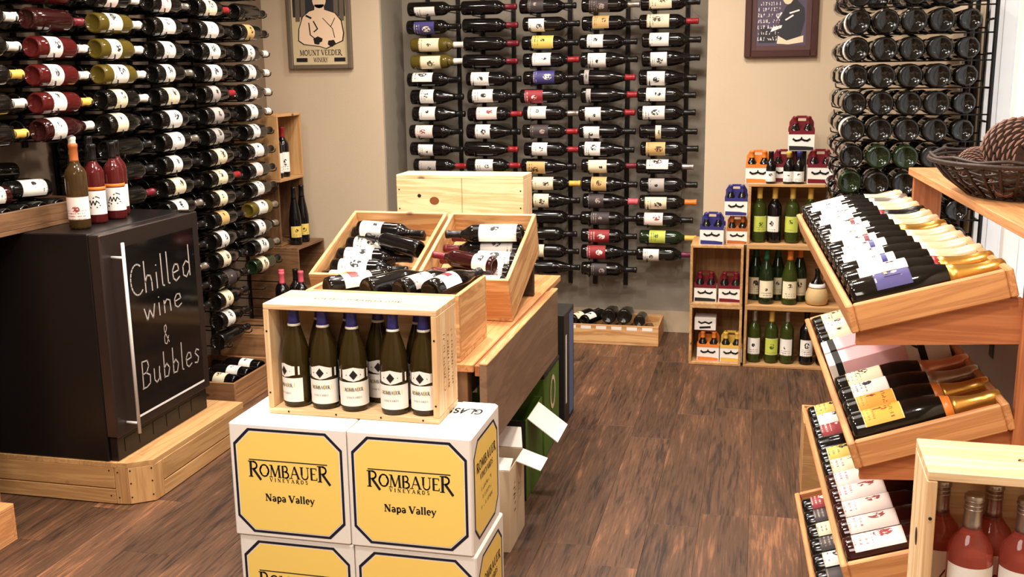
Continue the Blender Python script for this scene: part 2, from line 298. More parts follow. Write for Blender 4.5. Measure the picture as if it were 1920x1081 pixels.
HW = {  # chalk handwriting, one line width
 'C': (.62, [arc(.4, .52, .32, .5, 55, 310, 14)]), 'h': (.5, [[(.08, 1.05), (.08, 0)], [(.08, .35), (.2, .55), (.36, .5), (.4, .3), (.4, 0)]]),
 'i': (.22, [[(.1, .55), (.1, 0)], [(.1, .76), (.12, .8)]]), 'l': (.24, [[(.1, 1.1), (.1, .05), (.18, 0)]]), 'e': (.5, [[(.08, .3), (.4, .34), (.36, .54), (.2, .58), (.07, .4), (.08, .12), (.22, 0), (.42, .1)]]),
 'd': (.56, [[(.42, .45), (.26, .56), (.08, .4), (.08, .1), (.24, 0), (.42, .2)], [(.44, 1.1), (.44, 0)]]), 'w': (.62, [[(.04, .55), (.16, .02), (.3, .45), (.44, .02), (.56, .58)]]), 'n': (.5, [[(.08, .55), (.08, 0)], [(.08, .35), (.22, .55), (.38, .46), (.4, 0)]]),
 '&': (.6, [[(.52, .05), (.14, .66), (.16, .86), (.3, .92), (.36, .76), (.1, .34), (.12, .08), (.3, 0), (.5, .36)]]), 'B': (.62, [[(.1, 0), (.1, 1)], [(.1, 1), (.4, .98), (.46, .76), (.34, .56), (.1, .52)], [(.3, .54), (.52, .4), (.5, .1), (.3, 0), (.06, 0)]]),
 'u': (.52, [[(.08, .56), (.08, .14), (.2, 0), (.36, .12), (.4, .56)], [(.4, .3), (.42, 0)]]), 'b': (.5, [[(.1, 1.05), (.1, .02)], [(.1, .4), (.26, .55), (.42, .34), (.32, .04), (.1, .06)]]), 's': (.42, [[(.36, .5), (.2, .58), (.1, .44), (.32, .22), (.24, .02), (.06, .06)]]),
 'A': (.7, [[(0, 0), (.2, .3), (.5, 1), (.56, .5), (.6, 0)], [(.16, .38), (.7, .46)]]), 'p': (.5, [[(.14, .55), (.02, -.4)], [(.12, .4), (.28, .56), (.42, .36), (.3, .04), (.1, .1)]]), 'a': (.5, [[(.4, .5), (.22, .56), (.06, .3), (.14, .02), (.34, .2), (.42, .5), (.4, .1), (.5, .04)]]), 't': (.34, [[(.2, .9), (.1, .1), (.26, 0)], [(.02, .58), (.36, .62)]]), ' ': (.3, []),
 'G': (.7, [arc(.4, .5, .34, .48, 50, 330, 14), [(.42, .45), (.72, .45), (.72, .1)]]), 'L': (.56, [[(.1, 1), (.1, 0), (.5, 0)]]), 'S': (.56, [arc(.28, .74, .2, .24, 30, 270, 8)+arc(.28, .25, .22, .25, 90, -150, 8)]),
}
def ribbon(pts, w):
    v, f = [], []
    for (x0, y0), (x1, y1) in zip(pts[:-1], pts[1:]):
        dx, dy = x1-x0, y1-y0; L = math.hypot(dx, dy)
        if L < 1e-6: continue
        e = min(.25*w, .5*L) if len(pts) > 2 else 0
        ux, uy = dx/L, dy/L; nx, ny = -uy*w/2, ux*w/2
        o = len(v); v += [(x0-ux*e+nx, y0-uy*e+ny), (x0-ux*e-nx, y0-uy*e-ny), (x1+ux*e-nx, y1+uy*e-ny), (x1+ux*e+nx, y1+uy*e+ny)]; f.append((o, o+1, o+2, o+3))
    return v, f
def text2d(s, size, font='serif', track=.0, slant=0., stretch=1., w=.07, align='C', bold=1.):
    V, F, x = [], [], 0.
    for ch in s:
        if font == 'serif': adv, st = SER[ch]
        else: adv, st = HW[ch][0], [(p, w) for p in HW[ch][1]]
        for pts, wd in st:
            v, f = ribbon(pts, wd*bold); o = len(V)
            V += [((a+x)*stretch*size + slant*b*size, b*size) for a, b in v]; F += [tuple(i+o for i in q) for q in f]
        x += adv + track
    wid = (x-track)*stretch*size; sh = {'C': -wid/2, 'L': 0, 'R': -wid}[align]
    return [(a+sh, b) for a, b in V], F
def glyph_noise(n, size, seed, gap=.2):
    """illegible burnt-in lettering: rows of small marks"""
    r = random.Random(seed); V, F, x = [], [], 0.
    for i in range(n):
        if r.random() < .13: x += .6; continue
        for k in range(r.choice((2, 3, 3))):
            a = (x+r.random()*.5, r.choice((0, .5, 1)) + r.uniform(-.1, .1)); b = (x+r.random()*.5, r.choice((0, 0, 1, .5)))
            v, f = ribbon([a, b], .17); o = len(V); V += [(p*size, q*size) for p, q in v]; F += [tuple(i_+o for i_ in q) for q in f]
        x += .6+gap
    w = x*size
    return [(a-w/2, b) for a, b in V], F
def flat_print(name, parent, vf, fn, mat):
    """lay 2-D print (u,v) into space with fn"""
    v, f = vf; me = mesh(name, [fn(a, b) for a, b in v], f); return link(name, me, mat, parent)
def wrap(R, z0, a0=0.):
    return lambda a, b: (R*math.sin(a/R + a0), -R*math.cos(a/R + a0), z0+b)
# ------------------------------------------------------------------ bottles
PROF = {
 'bordeaux': [(.004, .012), (.022, .010), (.029, .0015), (.031, 0), (.0355, .003), (.0375, .010), (.0378, .05), (.0378, .185), (.0365, .198), (.031, .211), (.022, .223), (.0158, .234), (.0143, .245), (.0140, .286), (.0155, .288), (.0155, .298), (.0135, .300)],
 'burgundy': [(.004, .012), (.024, .010), (.031, .0015), (.033, 0), (.0385, .003), (.0405, .010), (.0408, .04), (.0408, .140), (.0395, .158), (.036, .178), (.030, .200), (.0235, .221), (.018, .240), (.0150, .256), (.0142, .282), (.0158, .284), (.0158, .294), (.0135, .296)],
 'champagne': [(.004, .014), (.025, .012), (.033, .0015), (.035, 0), (.042, .004), (.0440, .012), (.0443, .05), (.0443, .140), (.0425, .160), (.038, .182), (.0315, .205), (.0250, .226), (.0200, .246), (.0172, .262), (.0165, .284), (.0175, .288), (.0175, .300), (.0155, .318), (.010, .322)],
 'hock': [(.004, .010), (.021, .008), (.028, .0015), (.030, 0), (.034, .003), (.0362, .010), (.0365, .04), (.0365, .140), (.0345, .165), (.030, .195), (.0245, .225), (.0190, .255), (.0155, .280), (.0142, .300), (.0140, .324), (.0153, .326), (.0153, .336), (.013, .338)],
 'mini': [(.022, 0), (.027, .002), (.029, .006), (.0292, .03), (.0292, .095), (.027, .106), (.021, .119), (.015, .132), (.0128, .142), (.0125, .166), (.0138, .168), (.0138, .176), (.012, .178)],
}
CAPZ = {'bordeaux': .238, 'burgundy': .243, 'champagne': .205, 'hock': .268, 'mini': .145}
BR = {'bordeaux': .0378, 'burgundy': .0408, 'champagne': .0443, 'hock': .0365, 'mini': .0292}
MC = {}
def body_mesh(kind, seg=18):
    k = ('b', kind, seg)
    if k not in MC: v, f = lathe(PROF[kind], seg); MC[k] = mesh('bottle_'+kind, v, f, True)
    return MC[k]
def rad_at(kind, z):
    P = PROF[kind]
    for (r0, z0), (r1, z1) in zip(P[:-1], P[1:]):
        if z0 <= z <= z1 and z1 > z0 and z1 > .016: return r0+(r1-r0)*(z-z0)/(z1-z0)
    return P[-1][0]
def cap_mesh(kind, z0=None, seg=14):
    z0 = z0 or CAPZ[kind]; k = ('c', kind, z0, seg)
    if k not in MC:
        P = [(rad_at(kind, z0)+.0008, z0)] + [(r+.0008, z+(.0006 if z > PROF[kind][-2][1] else 0)) for r, z in PROF[kind] if z > z0+.001]
        v, f = lathe(P, seg); MC[k] = mesh('capsule_'+kind, v, f, True)
    return MC[k]
def patch_mesh(kind, z0, z1, ang=75, n=12, off=.0006, z=None):
    k = ('p', kind, z0, z1, ang, off)
    if k not in MC:
        v, f, uv = [], [], []
        for j in range(2):
            zz = (z0, z1)[j]; R = rad_at(kind, zz)+off
            for i in range(n+1):
                a = math.radians(-ang+2*ang*i/n); v.append((R*math.sin(a), -R*math.cos(a), zz)); uv.append((i/n, j))
        for i in range(n): f.append((i, i+1, n+2+i, n+1+i))
        MC[k] = mesh('label_'+kind, v, f, True, uv)
    return MC[k]
def ring_mesh(kind, z0, z1, seg=16, off=.0012):
    k = ('r', kind, z0, z1)
    if k not in MC:
        v, f = lathe([(rad_at(kind, z0)+off*.4, z0), (rad_at(kind, z0)+off, z0+.0005), (rad_at(kind, z1)+off, z1-.0005), (rad_at(kind, z1)+off*.4, z1)], seg); MC[k] = mesh('band', v, f, True)
    return MC[k]
LAB = {'bordeaux': (.045, .145), 'burgundy': (.04, .125), 'champagne': (.045, .125), 'hock': (.04, .125), 'mini': (.02, .075)}
def bottle(text, loc, axis=(0, 0, 1), face=(0, -1, 0), kind='bordeaux', glass='glass_dark', lab='white', cap='black', lz=None, ang=75, name='wine_bottle', cat='bottle', group=None, neck=None, cz=None, scale=1.0, back=None):
    t = thing(name, text, cat, loc, frame_from(axis, face), group)
    if scale != 1.0: t.scale = (scale,)*3
    link('glass_body', body_mesh(kind), glass, t)
    if lab: z0, z1 = lz or LAB[kind]; link('label', patch_mesh(kind, z0, z1, ang), 'label_'+lab, t)
    if neck: link('neck_label', patch_mesh(kind, neck[1], neck[2], 85, off=.0010), 'label_'+neck[0], t)
    if cap: link('capsule', cap_mesh(kind, cz), 'cap_'+cap, t)
    return t
ORD = ['topmost', 'second', 'third', 'fourth', 'fifth', 'sixth', 'seventh', 'eighth', 'ninth', 'tenth', 'eleventh', 'twelfth', 'thirteenth', 'fourteenth', 'fifteenth', 'sixteenth', 'seventeenth', 'eighteenth', 'nineteenth']
COLN = ['first', 'second', 'third', 'fourth', 'fifth', 'sixth', 'seventh']
# ================================================================== the room
LW, RW, FW, AB, NEAR = -2.92, .85, 5.82, 6.20, -1.6
AL, AR = -2.176, -.302
def wallbox(name, x0, x1, y0, y1, z0, z1, mat):
    v = [(x, y, z) for x in (x0, x1) for y in (y0, y1) for z in (z0, z1)]
    f = [(0, 1, 3, 2), (4, 6, 7, 5), (0, 4, 5, 1), (2, 3, 7, 6), (0, 2, 6, 4), (1, 5, 7, 3)]
    return structure(link(name, mesh(name, v, f), mat))
floor = wallbox('floor', LW-.1, RW+.1, NEAR-.1, AB+.1, -.12, -.012, 'darkwood_Y')
ceiling = wallbox('ceiling', LW-.1, RW+.1, NEAR-.1, AB+.1, CEIL, CEIL+.1, 'ceiling_white')
rnd = random.Random(4)
PW, PL = .172, 1.22
i = 0; x = LW
pm = {}
while x < RW-.01:
    w = min(PW, RW-x); y = .9 - rnd.random()*PL
    while y < AB-.01:
        ye = min(y+PL, AB if AL < x+w/2 < AR else FW+.02)
        if ye-y > .04:
            ln = round(ye-y, 3)
            k = (round(w, 3), ln)
            board('plank', floor, (x+w/2, y+ln/2, -.006), (w-.0006, ln-.0008, .012), 'floor_plank', .0005)
        y += PL
        if ye < y: break
    x += PW
wallbox('wall_left', LW-.1, LW, NEAR, FW, -.012, CEIL, 'wall_shade_brown')  # darker brown puts the shade behind the rack into the wall colour
wallbox('wall_back_left', LW-.1, AL, FW, AB+.1, -.012, CEIL, 'wall_beige')
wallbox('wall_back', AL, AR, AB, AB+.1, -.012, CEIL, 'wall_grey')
wallbox('wall_back_right', AR, RW+.1, FW, AB+.1, -.012, CEIL, 'wall_beige')
wallbox('wall_near', LW-.1, RW+.1, NEAR-.1, NEAR, -.012, CEIL, 'wall_beige')
WY0, WY1, WZ0, WZ1 = 2.62, 4.49, .70, 2.45
wallbox('wall_right', RW, RW+.1, WY1, FW, -.012, CEIL, 'wall_beige')
wallbox('wall_right_near', RW, RW+.1, NEAR, WY0, -.012, CEIL, 'wall_beige')
wallbox('wall_right_below', RW, RW+.1, WY0, WY1, -.012, WZ0, 'wall_beige')
wallbox('wall_right_above', RW, RW+.1, WY0, WY1, WZ1, CEIL, 'wall_beige')
win = wallbox('window_1', RW+.02, RW+.09, WY0, WY0+.08, WZ0, WZ1, 'white_paint')
def wpart(n, y0, y1, z0, z1, x0=RW-.012, x1=RW+.09, mat='white_paint'):
    return board(n, win, ((x0+x1)/2, (y0+y1)/2, (z0+z1)/2), (x1-x0, y1-y0, z1-z0), mat, .002)
wpart('casing', WY1-.085, WY1, WZ0, WZ1); wpart('casing', WY0+.08, WY1-.085, WZ0, WZ0+.08); wpart('casing', WY0+.08, WY1-.085, WZ1-.08, WZ1)
for ym in (3.90, 3.28): wpart('mullion', ym-.03, ym+.03, WZ0+.08, WZ1-.08)
m, n, b = nt('pane_glass'); n.nodes.remove(b); out = n.nodes['Material Output']
tr = N(n, 'ShaderNodeBsdfTransparent'); gl = N(n, 'ShaderNodeBsdfGlossy'); gl.inputs['Roughness'].default_value = .03; mxs = N(n, 'ShaderNodeMixShader'); mxs.inputs[0].default_value = .06
n.links.new(tr.outputs[0], mxs.inputs[1]); n.links.new(gl.outputs[0], mxs.inputs[2]); n.links.new(mxs.outputs[0], out.inputs[0])
for a, b_ in ((WY0+.08, 3.25), (3.31, 3.87), (3.93, WY1-.085)): wpart('pane', a, b_, WZ0+.08, WZ1-.08, RW+.035, RW+.041, 'pane_glass')
def skirt(nm, x0, x1, y0, y1): return wallbox(nm, x0, x1, y0, y1, 0, .13, 'skirting')
wallbox('alcove_shade_1', AL, AL+.006, FW+.012, AB, 0, CEIL, 'wall_grey')  # added thin grey panel: shade on the beige alcove side, put in as colour
skirt('baseboard_back', AL, AR, AB-.014, AB); skirt('baseboard_right', AR, RW, FW-.014, FW); skirt('baseboard_left', LW, AL, FW-.014, FW)
# ================================================================== crates and boards
def crate(name, label, loc, size, yaw=0, mat='pine', open_='+Z', t=.014, rot=None, group=None, gaps=None, end_split=None):
    """wooden case with its lower front left corner at loc: local x 0..w, y 0..d, z 0..h; one side may be open"""
    w, d, h = size
    c = thing(name, label, 'crate', loc, rot if rot is not None else Matrix.Rotation(yaw, 3, 'Z'), group)
    e = .0004
    if open_ != '-Z': board('bottom_panel', c, (w/2, d/2, t/2), (w-2*e, d-2*e, t), mat)
    if open_ != '+Z': board('top_panel', c, (w/2, d/2, h-t/2), (w-2*e, d-2*e, t), mat)
    zc, zh = h/2, h-2*t
    if open_ == '+Z': zc, zh = (h+t)/2, h-t
    if open_ != '-Y': board('front_panel', c, (w/2, t/2, zc), (w-2*e, t, zh-2*e), mat)
    if open_ != '+Y': board('back_panel', c, (w/2, d-t/2, zc), (w-2*e, t, zh-2*e), mat)
    ys, yl = (t, d-t)
    if open_ == '-Y': ys = 0
    if open_ == '+Y': yl = d
    for xx, sd in ((t/2, '-X'), (w-t/2, '+X')):
        if open_ == sd: continue
        if end_split:
            hh = zh/end_split
            for q in range(end_split): board('end_panel', c, (xx, (ys+yl)/2, zc-zh/2+hh*(q+.5)), (t, yl-ys-2*e, hh-.002), mat)
        else: board('end_panel', c, (xx, (ys+yl)/2, zc), (t, yl-ys-2*e, zh-2*e), mat, axis='Y' if yl-ys > zh*.7 else None)
    return c
def nails(parent, pts, nrm='-Y', r=.0028):
    """nail heads joined into one part"""
    V, F = [], []
    for p in pts:
        o = len(V); p = Vector(p)
        for k in range(8):
            a = 2*PI*k/8; u, v_ = r*math.cos(a), r*math.sin(a)
            V.append(p + (Vector((u, 0, v_)) if nrm == '-Y' else (Vector((0, u, v_)) if nrm == '+X' else Vector((u, v_, 0)))))
        F.append(tuple(range(o, o+8)) if nrm != '-Y' else tuple(range(o, o+8))[::-1])
    o = link('nail_heads', mesh('nails', V, F), 'black_print', parent); o['kind'] = 'stuff'
# ---- printed cartons at the front of the island
def oct_(w, h, c): return [(-w/2+c, -h/2), (w/2-c, -h/2), (w/2, -h/2+c), (w/2, h/2-c), (w/2-c, h/2), (-w/2+c, h/2), (-w/2, h/2-c), (-w/2, -h/2+c)]
def panel(parent, fn, w, h, c, b=.007):
    o1, o2 = oct_(w, h, c), oct_(w-2*b, h-2*b, c-.4*b)
    flat_print('border_print', parent, (o1+o2, [(i, (i+1) % 8, 8+(i+1) % 8, 8+i) for i in range(8)]), lambda a, q: fn(a, q, .0006), 'navy_print')
    return flat_print('panel_print', parent, (oct_(w-2*b-.006, h-2*b-.006, c-.6*b), [tuple(range(8))]), lambda a, q: fn(a, q, .0006), 'yellow_print')
def shift(vf, dx, dy): return [(a+dx, b+dy) for a, b in vf[0]], vf[1]
def logo(parent, fn, s=1.0):
    f2 = lambda a, q: fn(a, q, .0011)
    P = text2d('OMBAUE', .036*s, stretch=.94, track=-.02, bold=1.15)
    R1 = text2d('R', .047*s, stretch=.92, bold=1.1); R2 = text2d('R', .047*s, stretch=.92, bold=1.1)
    wid = max(a for a, _ in P[0])
    main = merge(shift(P, 0, .026*s), shift(R1, -wid-.017*s, .0225*s), shift(R2, wid+.018*s, .0225*s))
    flat_print('brand_lettering', parent, main, f2, 'navy_print')
    flat_print('brand_rule', parent, ([(-.118*s, .0725*s), (.118*s, .0725*s), (.118*s, .0755*s), (-.118*s, .0755*s)], [(0, 1, 2, 3)]), f2, 'navy_print')
    flat_print('small_lettering', parent, shift(text2d('VINEYARDS', .0105*s, track=.5, bold=1.5), 0, .0125*s), f2, 'navy_print')
    flat_print('place_lettering', parent, shift(text2d('Napa Valley', .0205*s, track=.06, stretch=1.05, bold=1.75), 0, -.046*s), f2, 'navy_print')
def rombauer(label, x0, x1, y0, z0, side=True, d=.29, h=.3285):
    w = x1-x0
    c = thing('wine_carton', label, 'carton', (x0, y0, z0), None, None)
    board('carton_body', c, (w/2, d/2, h/2), (w-.001, d, h-.001), 'white_card', .004)
    fn = lambda a, q, o: (w/2+a, -o, h/2+q)
    pp = panel(c, fn, w*.93, h*.92, .045)
    logo(pp, lambda a, q, o: fn(a, q-.010, o), .97)
    if side:
        fs = lambda a, q, o: (w-.0005+o, d/2+a, h/2+q)
        ps = panel(c, fs, d*.86, h*.86, .04)
        flat_print('side_lettering', ps, merge(*[shift(text2d(s_, z_, track=.1, bold=1.4), 0, q_) for s_, z_, q_ in (('ROMBAUER', .026, .05), ('VINEYARDS', .017, .02))], *[shift(glyph_noise(n_, .011, 5+k), 0, -.015-.026*k) for k, n_ in enumerate((14, 12, 14))]), lambda a, q: fs(a, q, .0012), 'navy_print')
    return c
cz = (.0005, .3295)
rombauer('upper left white wine carton with yellow octagon panel, under the open bottle crate', -1.383, -1.042, 2.41, cz[1], False)
ct = rombauer('upper right white wine carton with yellow panels on front and side', -1.040, -.697, 2.41, cz[1])
rombauer('lower left yellow panelled carton, cut off by the bottom of the photo', -1.376, -1.037, 2.415, cz[0], False)
rombauer('lower right yellow panelled carton, beside the cream carton on the floor', -1.035, -.690, 2.415, cz[0])
# flap with upside-down lettering on the upper right carton
fl = link('top_flap', prism([(.24, .15), (.335, .15), (.335, .285), (.24, .285)], .3285, .3305), 'white_card', ct)
def gsans(s, size, **k): return text2d(s, size, 'hand', w=.16, **k)
GL = text2d('GLASS', .030, 'hand', w=.17, track=.1)
flat_print('flap_lettering', ct, GL, lambda a, q: (.268-a*.95, .225-q*1.3, .3312), 'black_print')
# ---- open crate standing on the cartons with chardonnay bottles
C1 = (-1.305, 2.50, .6585); W1, D1, H1 = .495, .18, .312
c1 = crate('wine_crate', 'upright pale pine crate of blue-capped bottles, open to the front on the cartons', C1, (W1, D1, H1), mat='pale', open_='-Y', t=.016)
flat_print('top_stamp', c1, glyph_noise(30, .011, 8), lambda a, q: (W1*.5+a, .075+q*1.5-a*.02, H1+.0007), 'brown_print')
flat_print('side_stamp', c1, merge(*[shift(glyph_noise(18, .0105, 20+k), 0, .03*k-.03) for k in range(3)]), lambda a, q: (W1+.0006, D1/2+q*1.2, H1/2+a*1.1), 'brown_print')
nails(c1, [(.008, -.0006, z) for z in (.06, .235)] + [(W1-.008, -.0006, z) for z in (.05, .23)] + [(x, -.0006, .008) for x in (.06, .2, .33, .45)], '-Y', .003)
pen = [((.004, .06), (.016, .066)), ((.004, .225), (.017, .232))]
zf = C1[2]+.0165
def chard(text, x, y, turn, glass='glass_leaf'):
    f = (math.sin(turn), -math.cos(turn), 0)
    t = thing('wine_bottle', text, 'bottle', (x, y, zf), frame_from((0, 0, 1), f), 'blue-capped bottles in the front crate')
    t.scale = (.96, .96, .945)
    link('glass_body', body_mesh('burgundy', 24), glass, t); link('capsule', cap_mesh('burgundy'), 'cap_blue', t)
    link('capsule_band', ring_mesh('burgundy', .240, .247), 'cap_white', t)
    ml = link('main_label', patch_mesh('burgundy', .018, .090, 80, 16), 'white_card', t)
    flat_print('label_band', ml, ([(-.034, .062), (-.012, .062), (.012, .062), (.034, .062), (.034, .076), (.012, .076), (-.012, .076), (-.034, .076)], [(0, 1, 6, 7), (1, 2, 5, 6), (2, 3, 4, 5)]), wrap(.0418, 0), 'yellow_print')
    flat_print('label_lettering', ml, merge(shift(text2d('ROMBAUER', .0098, stretch=.82, bold=1.2), 0, .0635), shift(text2d('VINEYARDS', .0052, track=.2), 0, .042)), wrap(.0423, 0), 'black_print')
    sh = [(q_, p_+.008) for q_, p_ in [(-.05, .092), (-.030, .091), (-.016, .087), (0, .084), (.016, .087), (.030, .091), (.05, .092), (.05, .117), (.030, .118), (.016, .122), (0, .126), (-.016, .122), (-.030, .118), (-.05, .117)]]
    sl = flat_print('shoulder_label', t, (sh, [(i, i+1, 12-i, 13-i) for i in range(6)]), wrap(.0415, 0), 'white_card')
    flat_print('emblem', sl, merge(([(0, .097), (.012, .111), (0, .126), (-.012, .111)], [(0, 1, 2, 3)]), ribbon([(-.022, .111), (.022, .111)], .003)), wrap(.0421, 0), 'black_print')
    return t
pos = ['far left', 'second from the left', 'third from the left', 'second from the right', 'rightmost']
for k, (x, y, tn) in enumerate(((-1.238, 2.548, -.55), (-1.152, 2.546, .05), (-1.065, 2.542, .35), (-.945, 2.536, .05), (-.861, 2.545, -.05))):
    chard('blue-capped white wine bottle, %s of the front row in the open crate' % pos[k], x, y, tn)
for k, (x, w_) in enumerate(((-1.195, 'behind the two leftmost'), (-1.108, 'behind the second and third'), (-1.022, 'its label showing in the gap'), (-.903, 'behind the two rightmost'))):
    chard('blue-capped bottle in the back row of the open crate, %s' % w_, x, 2.628, .25)
# ---- drop leaf table
tb = thing('drop_leaf_table', 'brown wooden drop-leaf table carrying open wine crates, its right leaf hanging down', 'table', (-1.3, 3.6, 0))
TX0, TX1, TY0, TY1, TZ = -1.46, -.835, 2.93, 4.36, .70
def tpart(n, x0, x1, y0, y1, z0, z1, mat, parent=None, bev=.002): return board(n, parent or tb, ((x0+x1)/2+1.3, (y0+y1)/2-3.6, (z0+z1)/2), (x1-x0, y1-y0, z1-z0), mat, bev)
tpart('tabletop', TX0, TX1, TY0, TY1, TZ-.025, TZ, 'oak'); tpart('drop_leaf', -.815, -.790, TY0-.005, 4.06, .425, .699, 'leaf'); under(tpart('leaf_edging', -.816, -.789, TY0-.006, 4.061, .6995, .707, 'pine'), bpy.data.objects['drop_leaf']); tpart('leaf_hinge_rail', -.834, -.816, TY0+.01, 4.05, .66, .695, 'redoak')
tpart('apron', TX0+.04, TX1-.03, TY0+.03, TY0+.05, .56, TZ-.025, 'darkwood'); tpart('apron', TX0+.04, TX1-.03, TY1-.05, TY1-.03, .56, TZ-.025, 'darkwood'); tpart('apron', TX1-.05, TX1-.03, TY0+.05, TY1-.05, .58, TZ-.025, 'darkwood'); tpart('apron', TX0+.04, TX0+.06, TY0+.05, TY1-.05, .58, TZ-.025, 'darkwood')
for lx in (TX0+.03, TX1-.075):
    for ly in (TY0+.02, TY1-.07): tpart('leg', lx, lx+.05, ly, ly+.05, 0, TZ-.026, 'aged')
tpart('stretcher', TX0+.05, TX1-.05, 3.6, 3.64, .16, .2, 'redoak')
tpart('leaf_support', TX1-.06, -.816, 3.38, 3.40, .44, .48, 'redoak')
# small open crate straight behind the cartons
C2 = (-1.385, 2.945, TZ+.0006)
c2 = crate('wine_crate', 'low open pine crate with four bottles lying across it, behind the bottle crate', C2, (.505, .325, .212), mat='pine', t=.015)
for k, (x, y, lb, ax) in enumerate(((-1.335, 2.995, 'white', (.66, .72, .02)), (-1.195, 2.985, None, (.46, .88, .03)), (-1.085, 2.985, 'grey', (.42, .9, .03)), (-.985, 2.985, 'white', (.28, .95, .05)))):
    b_ = bottle(['bottle with red and white label, leftmost of four lying in the low crate', 'dark unlabelled bottle, second of four lying in the low crate', 'bottle with grey-white label, third of four lying in the low crate', 'bottle with white and wine-red label, rightmost of four lying in the low crate'][k], (x, y, .908), ax, (-.25, -.45, .9), 'burgundy' if k else 'bordeaux', 'glass_dark', lb, 'black', (.05, .15) if k == 0 else (.035, .125), 85)
    if k in (0, 3): link('label_block', patch_mesh('burgundy' if k else 'bordeaux', .075, .105, 34, off=.0013), 'cap_wine', b_)
board('inner_floor', c2, (.2525, .1625, .158), (.47, .29, .01), 'pine')
# two long crates tilted towards the front, and a riser carrying their backs
tilt = math.radians(20)
rz = Matrix.Rotation(0, 3, 'Z'); rx = Matrix.Rotation(tilt, 3, 'X')
L3 = .50
def tl(base, p): return Vector(base) + rx @ Vector(p)
B3 = Vector((-1.188, 3.489, TZ+.001)); B4 = Vector((-1.598, 3.489, TZ+.001))
c3 = crate('wine_crate', 'right one of two tilted open crates on the table, bottles with dark red capsules', B3, (.345, L3, .172), mat='pine', rot=rx, t=.014)
c4 = crate('wine_crate', 'left one of two tilted open crates on the table, black bottles with white labels', B4, (.395, L3, .172), mat='pine', rot=rx, t=.014)
flat_print('front_stamp', c3, merge(shift(glyph_noise(9, .02, 3), -.03, -.03), shift(glyph_noise(16, .012, 4), 0, -.065)), lambda a, q: (.17+a, -.0006, .086+q), 'brown_print')
hr = (L3*math.sin(tilt))
tpart('riser', -1.62, -.86, 3.915, 3.94, TZ+.001, TZ+math.tan(tilt)*(3.915-3.489)-.001, 'darkwood')
CN = ['nearest', 'second', 'third', 'fourth', 'rearmost']
board('inner_floor', c3, (.1725, .25, .066), (.31, .465, .01), 'pine'); board('inner_floor', c4, (.1975, .25, .066), (.36, .465, .01), 'pine')
CN = ['nearest', 'second', 'third', 'rearmost']
CN = ['nearest', 'second', 'third', 'fourth', 'rearmost']
for k in range(5):
    y = .058+.086*k
    bottle('black bottle with white label, %s in the row in the left tilted crate' % CN[k], tl(B4, (.022+.008*(k % 2), y, .112)), rx @ Vector((1, 0, 0)), rx @ Vector((.1, -.35, .9)), 'bordeaux', 'glass_black', 'white', 'black', (.035, .15), 88)
    bottle('%s bottle with pale label, %s in the row in the right tilted crate' % ('red-capsuled' if k else 'white-capsuled', CN[k]), tl(B3, (.325-.008*(k % 2), y, .112)), rx @ Vector((-1, 0, 0)), rx @ Vector((-.1, -.3, .9)), 'bordeaux', 'glass_dark', ('white', 'pinkish', 'white', 'grey', 'white')[k], 'white' if k == 0 else 'wine', (.025, .15), 88)
bottle('bottle with wide white label on top, towards the back of the right tilted crate', tl(B3, (.328, .335, .172)), rx @ Vector((-1, -.05, 0)), rx @ Vector((-.1, -.3, .9)), 'bordeaux', 'glass_dark', 'white', 'black', (.02, .165), 88)
bottle('dark red-shouldered bottle on top, near the front of the right tilted crate', tl(B3, (.270, .100, .170)), rx @ Vector((-1, .28, 0)), rx @ Vector((.2, -.3, .9)), 'bordeaux', 'glass_red', 'white', 'wine', (.02, .09), 88, scale=.86)
bottle('black unlabelled bottle lying across the others in the left tilted crate', tl(B4, (.372, .20, .170)), rx @ Vector((-.93, .36, 0)), rx @ Vector((.1, -.2, .9)), 'bordeaux', 'glass_black', None, 'black', scale=.88)
bottle('white-labelled bottle on top at the back of the left tilted crate', tl(B4, (.075, .345, .172)), rx @ Vector((1, -.1, 0)), rx @ Vector((.1, -.3, .9)), 'bordeaux', 'glass_black', 'white', 'black', (.02, .12), 88, scale=.92)
# tall closed crate behind
c5 = crate('wine_crate', 'tall closed pine crate with knots standing behind the two tilted crates', (-1.478, 4.075, TZ+.001), (.545, .165, .462), mat='pale', open_=None, t=.016)
flat_print('panel_joint', c5, ribbon([(.285, .01), (.285, .45)], .002), lambda a, q: (a, -.0006, q), 'brown_print')
kn = link('knot', mesh('knot', [(.10+.0085*math.cos(a), -.0007, .375+.008*math.sin(a)) for a in [2*PI*q/10 for q in range(10)]] , [tuple(range(10))[::-1]]), 'black_print', c5)
kn = link('knot', mesh('knot', [(.165+.021*math.cos(a), -.0007, .355+.017*math.sin(a)) for a in [2*PI*q/12 for q in range(12)]] , [tuple(range(12))[::-1]]), 'brown_print', c5)
nails(c5, [(.012, -.0006, z) for z in (.32, .40)] + [(.533, -.0006, z) for z in (.33, .40)], '-Y', .0035)
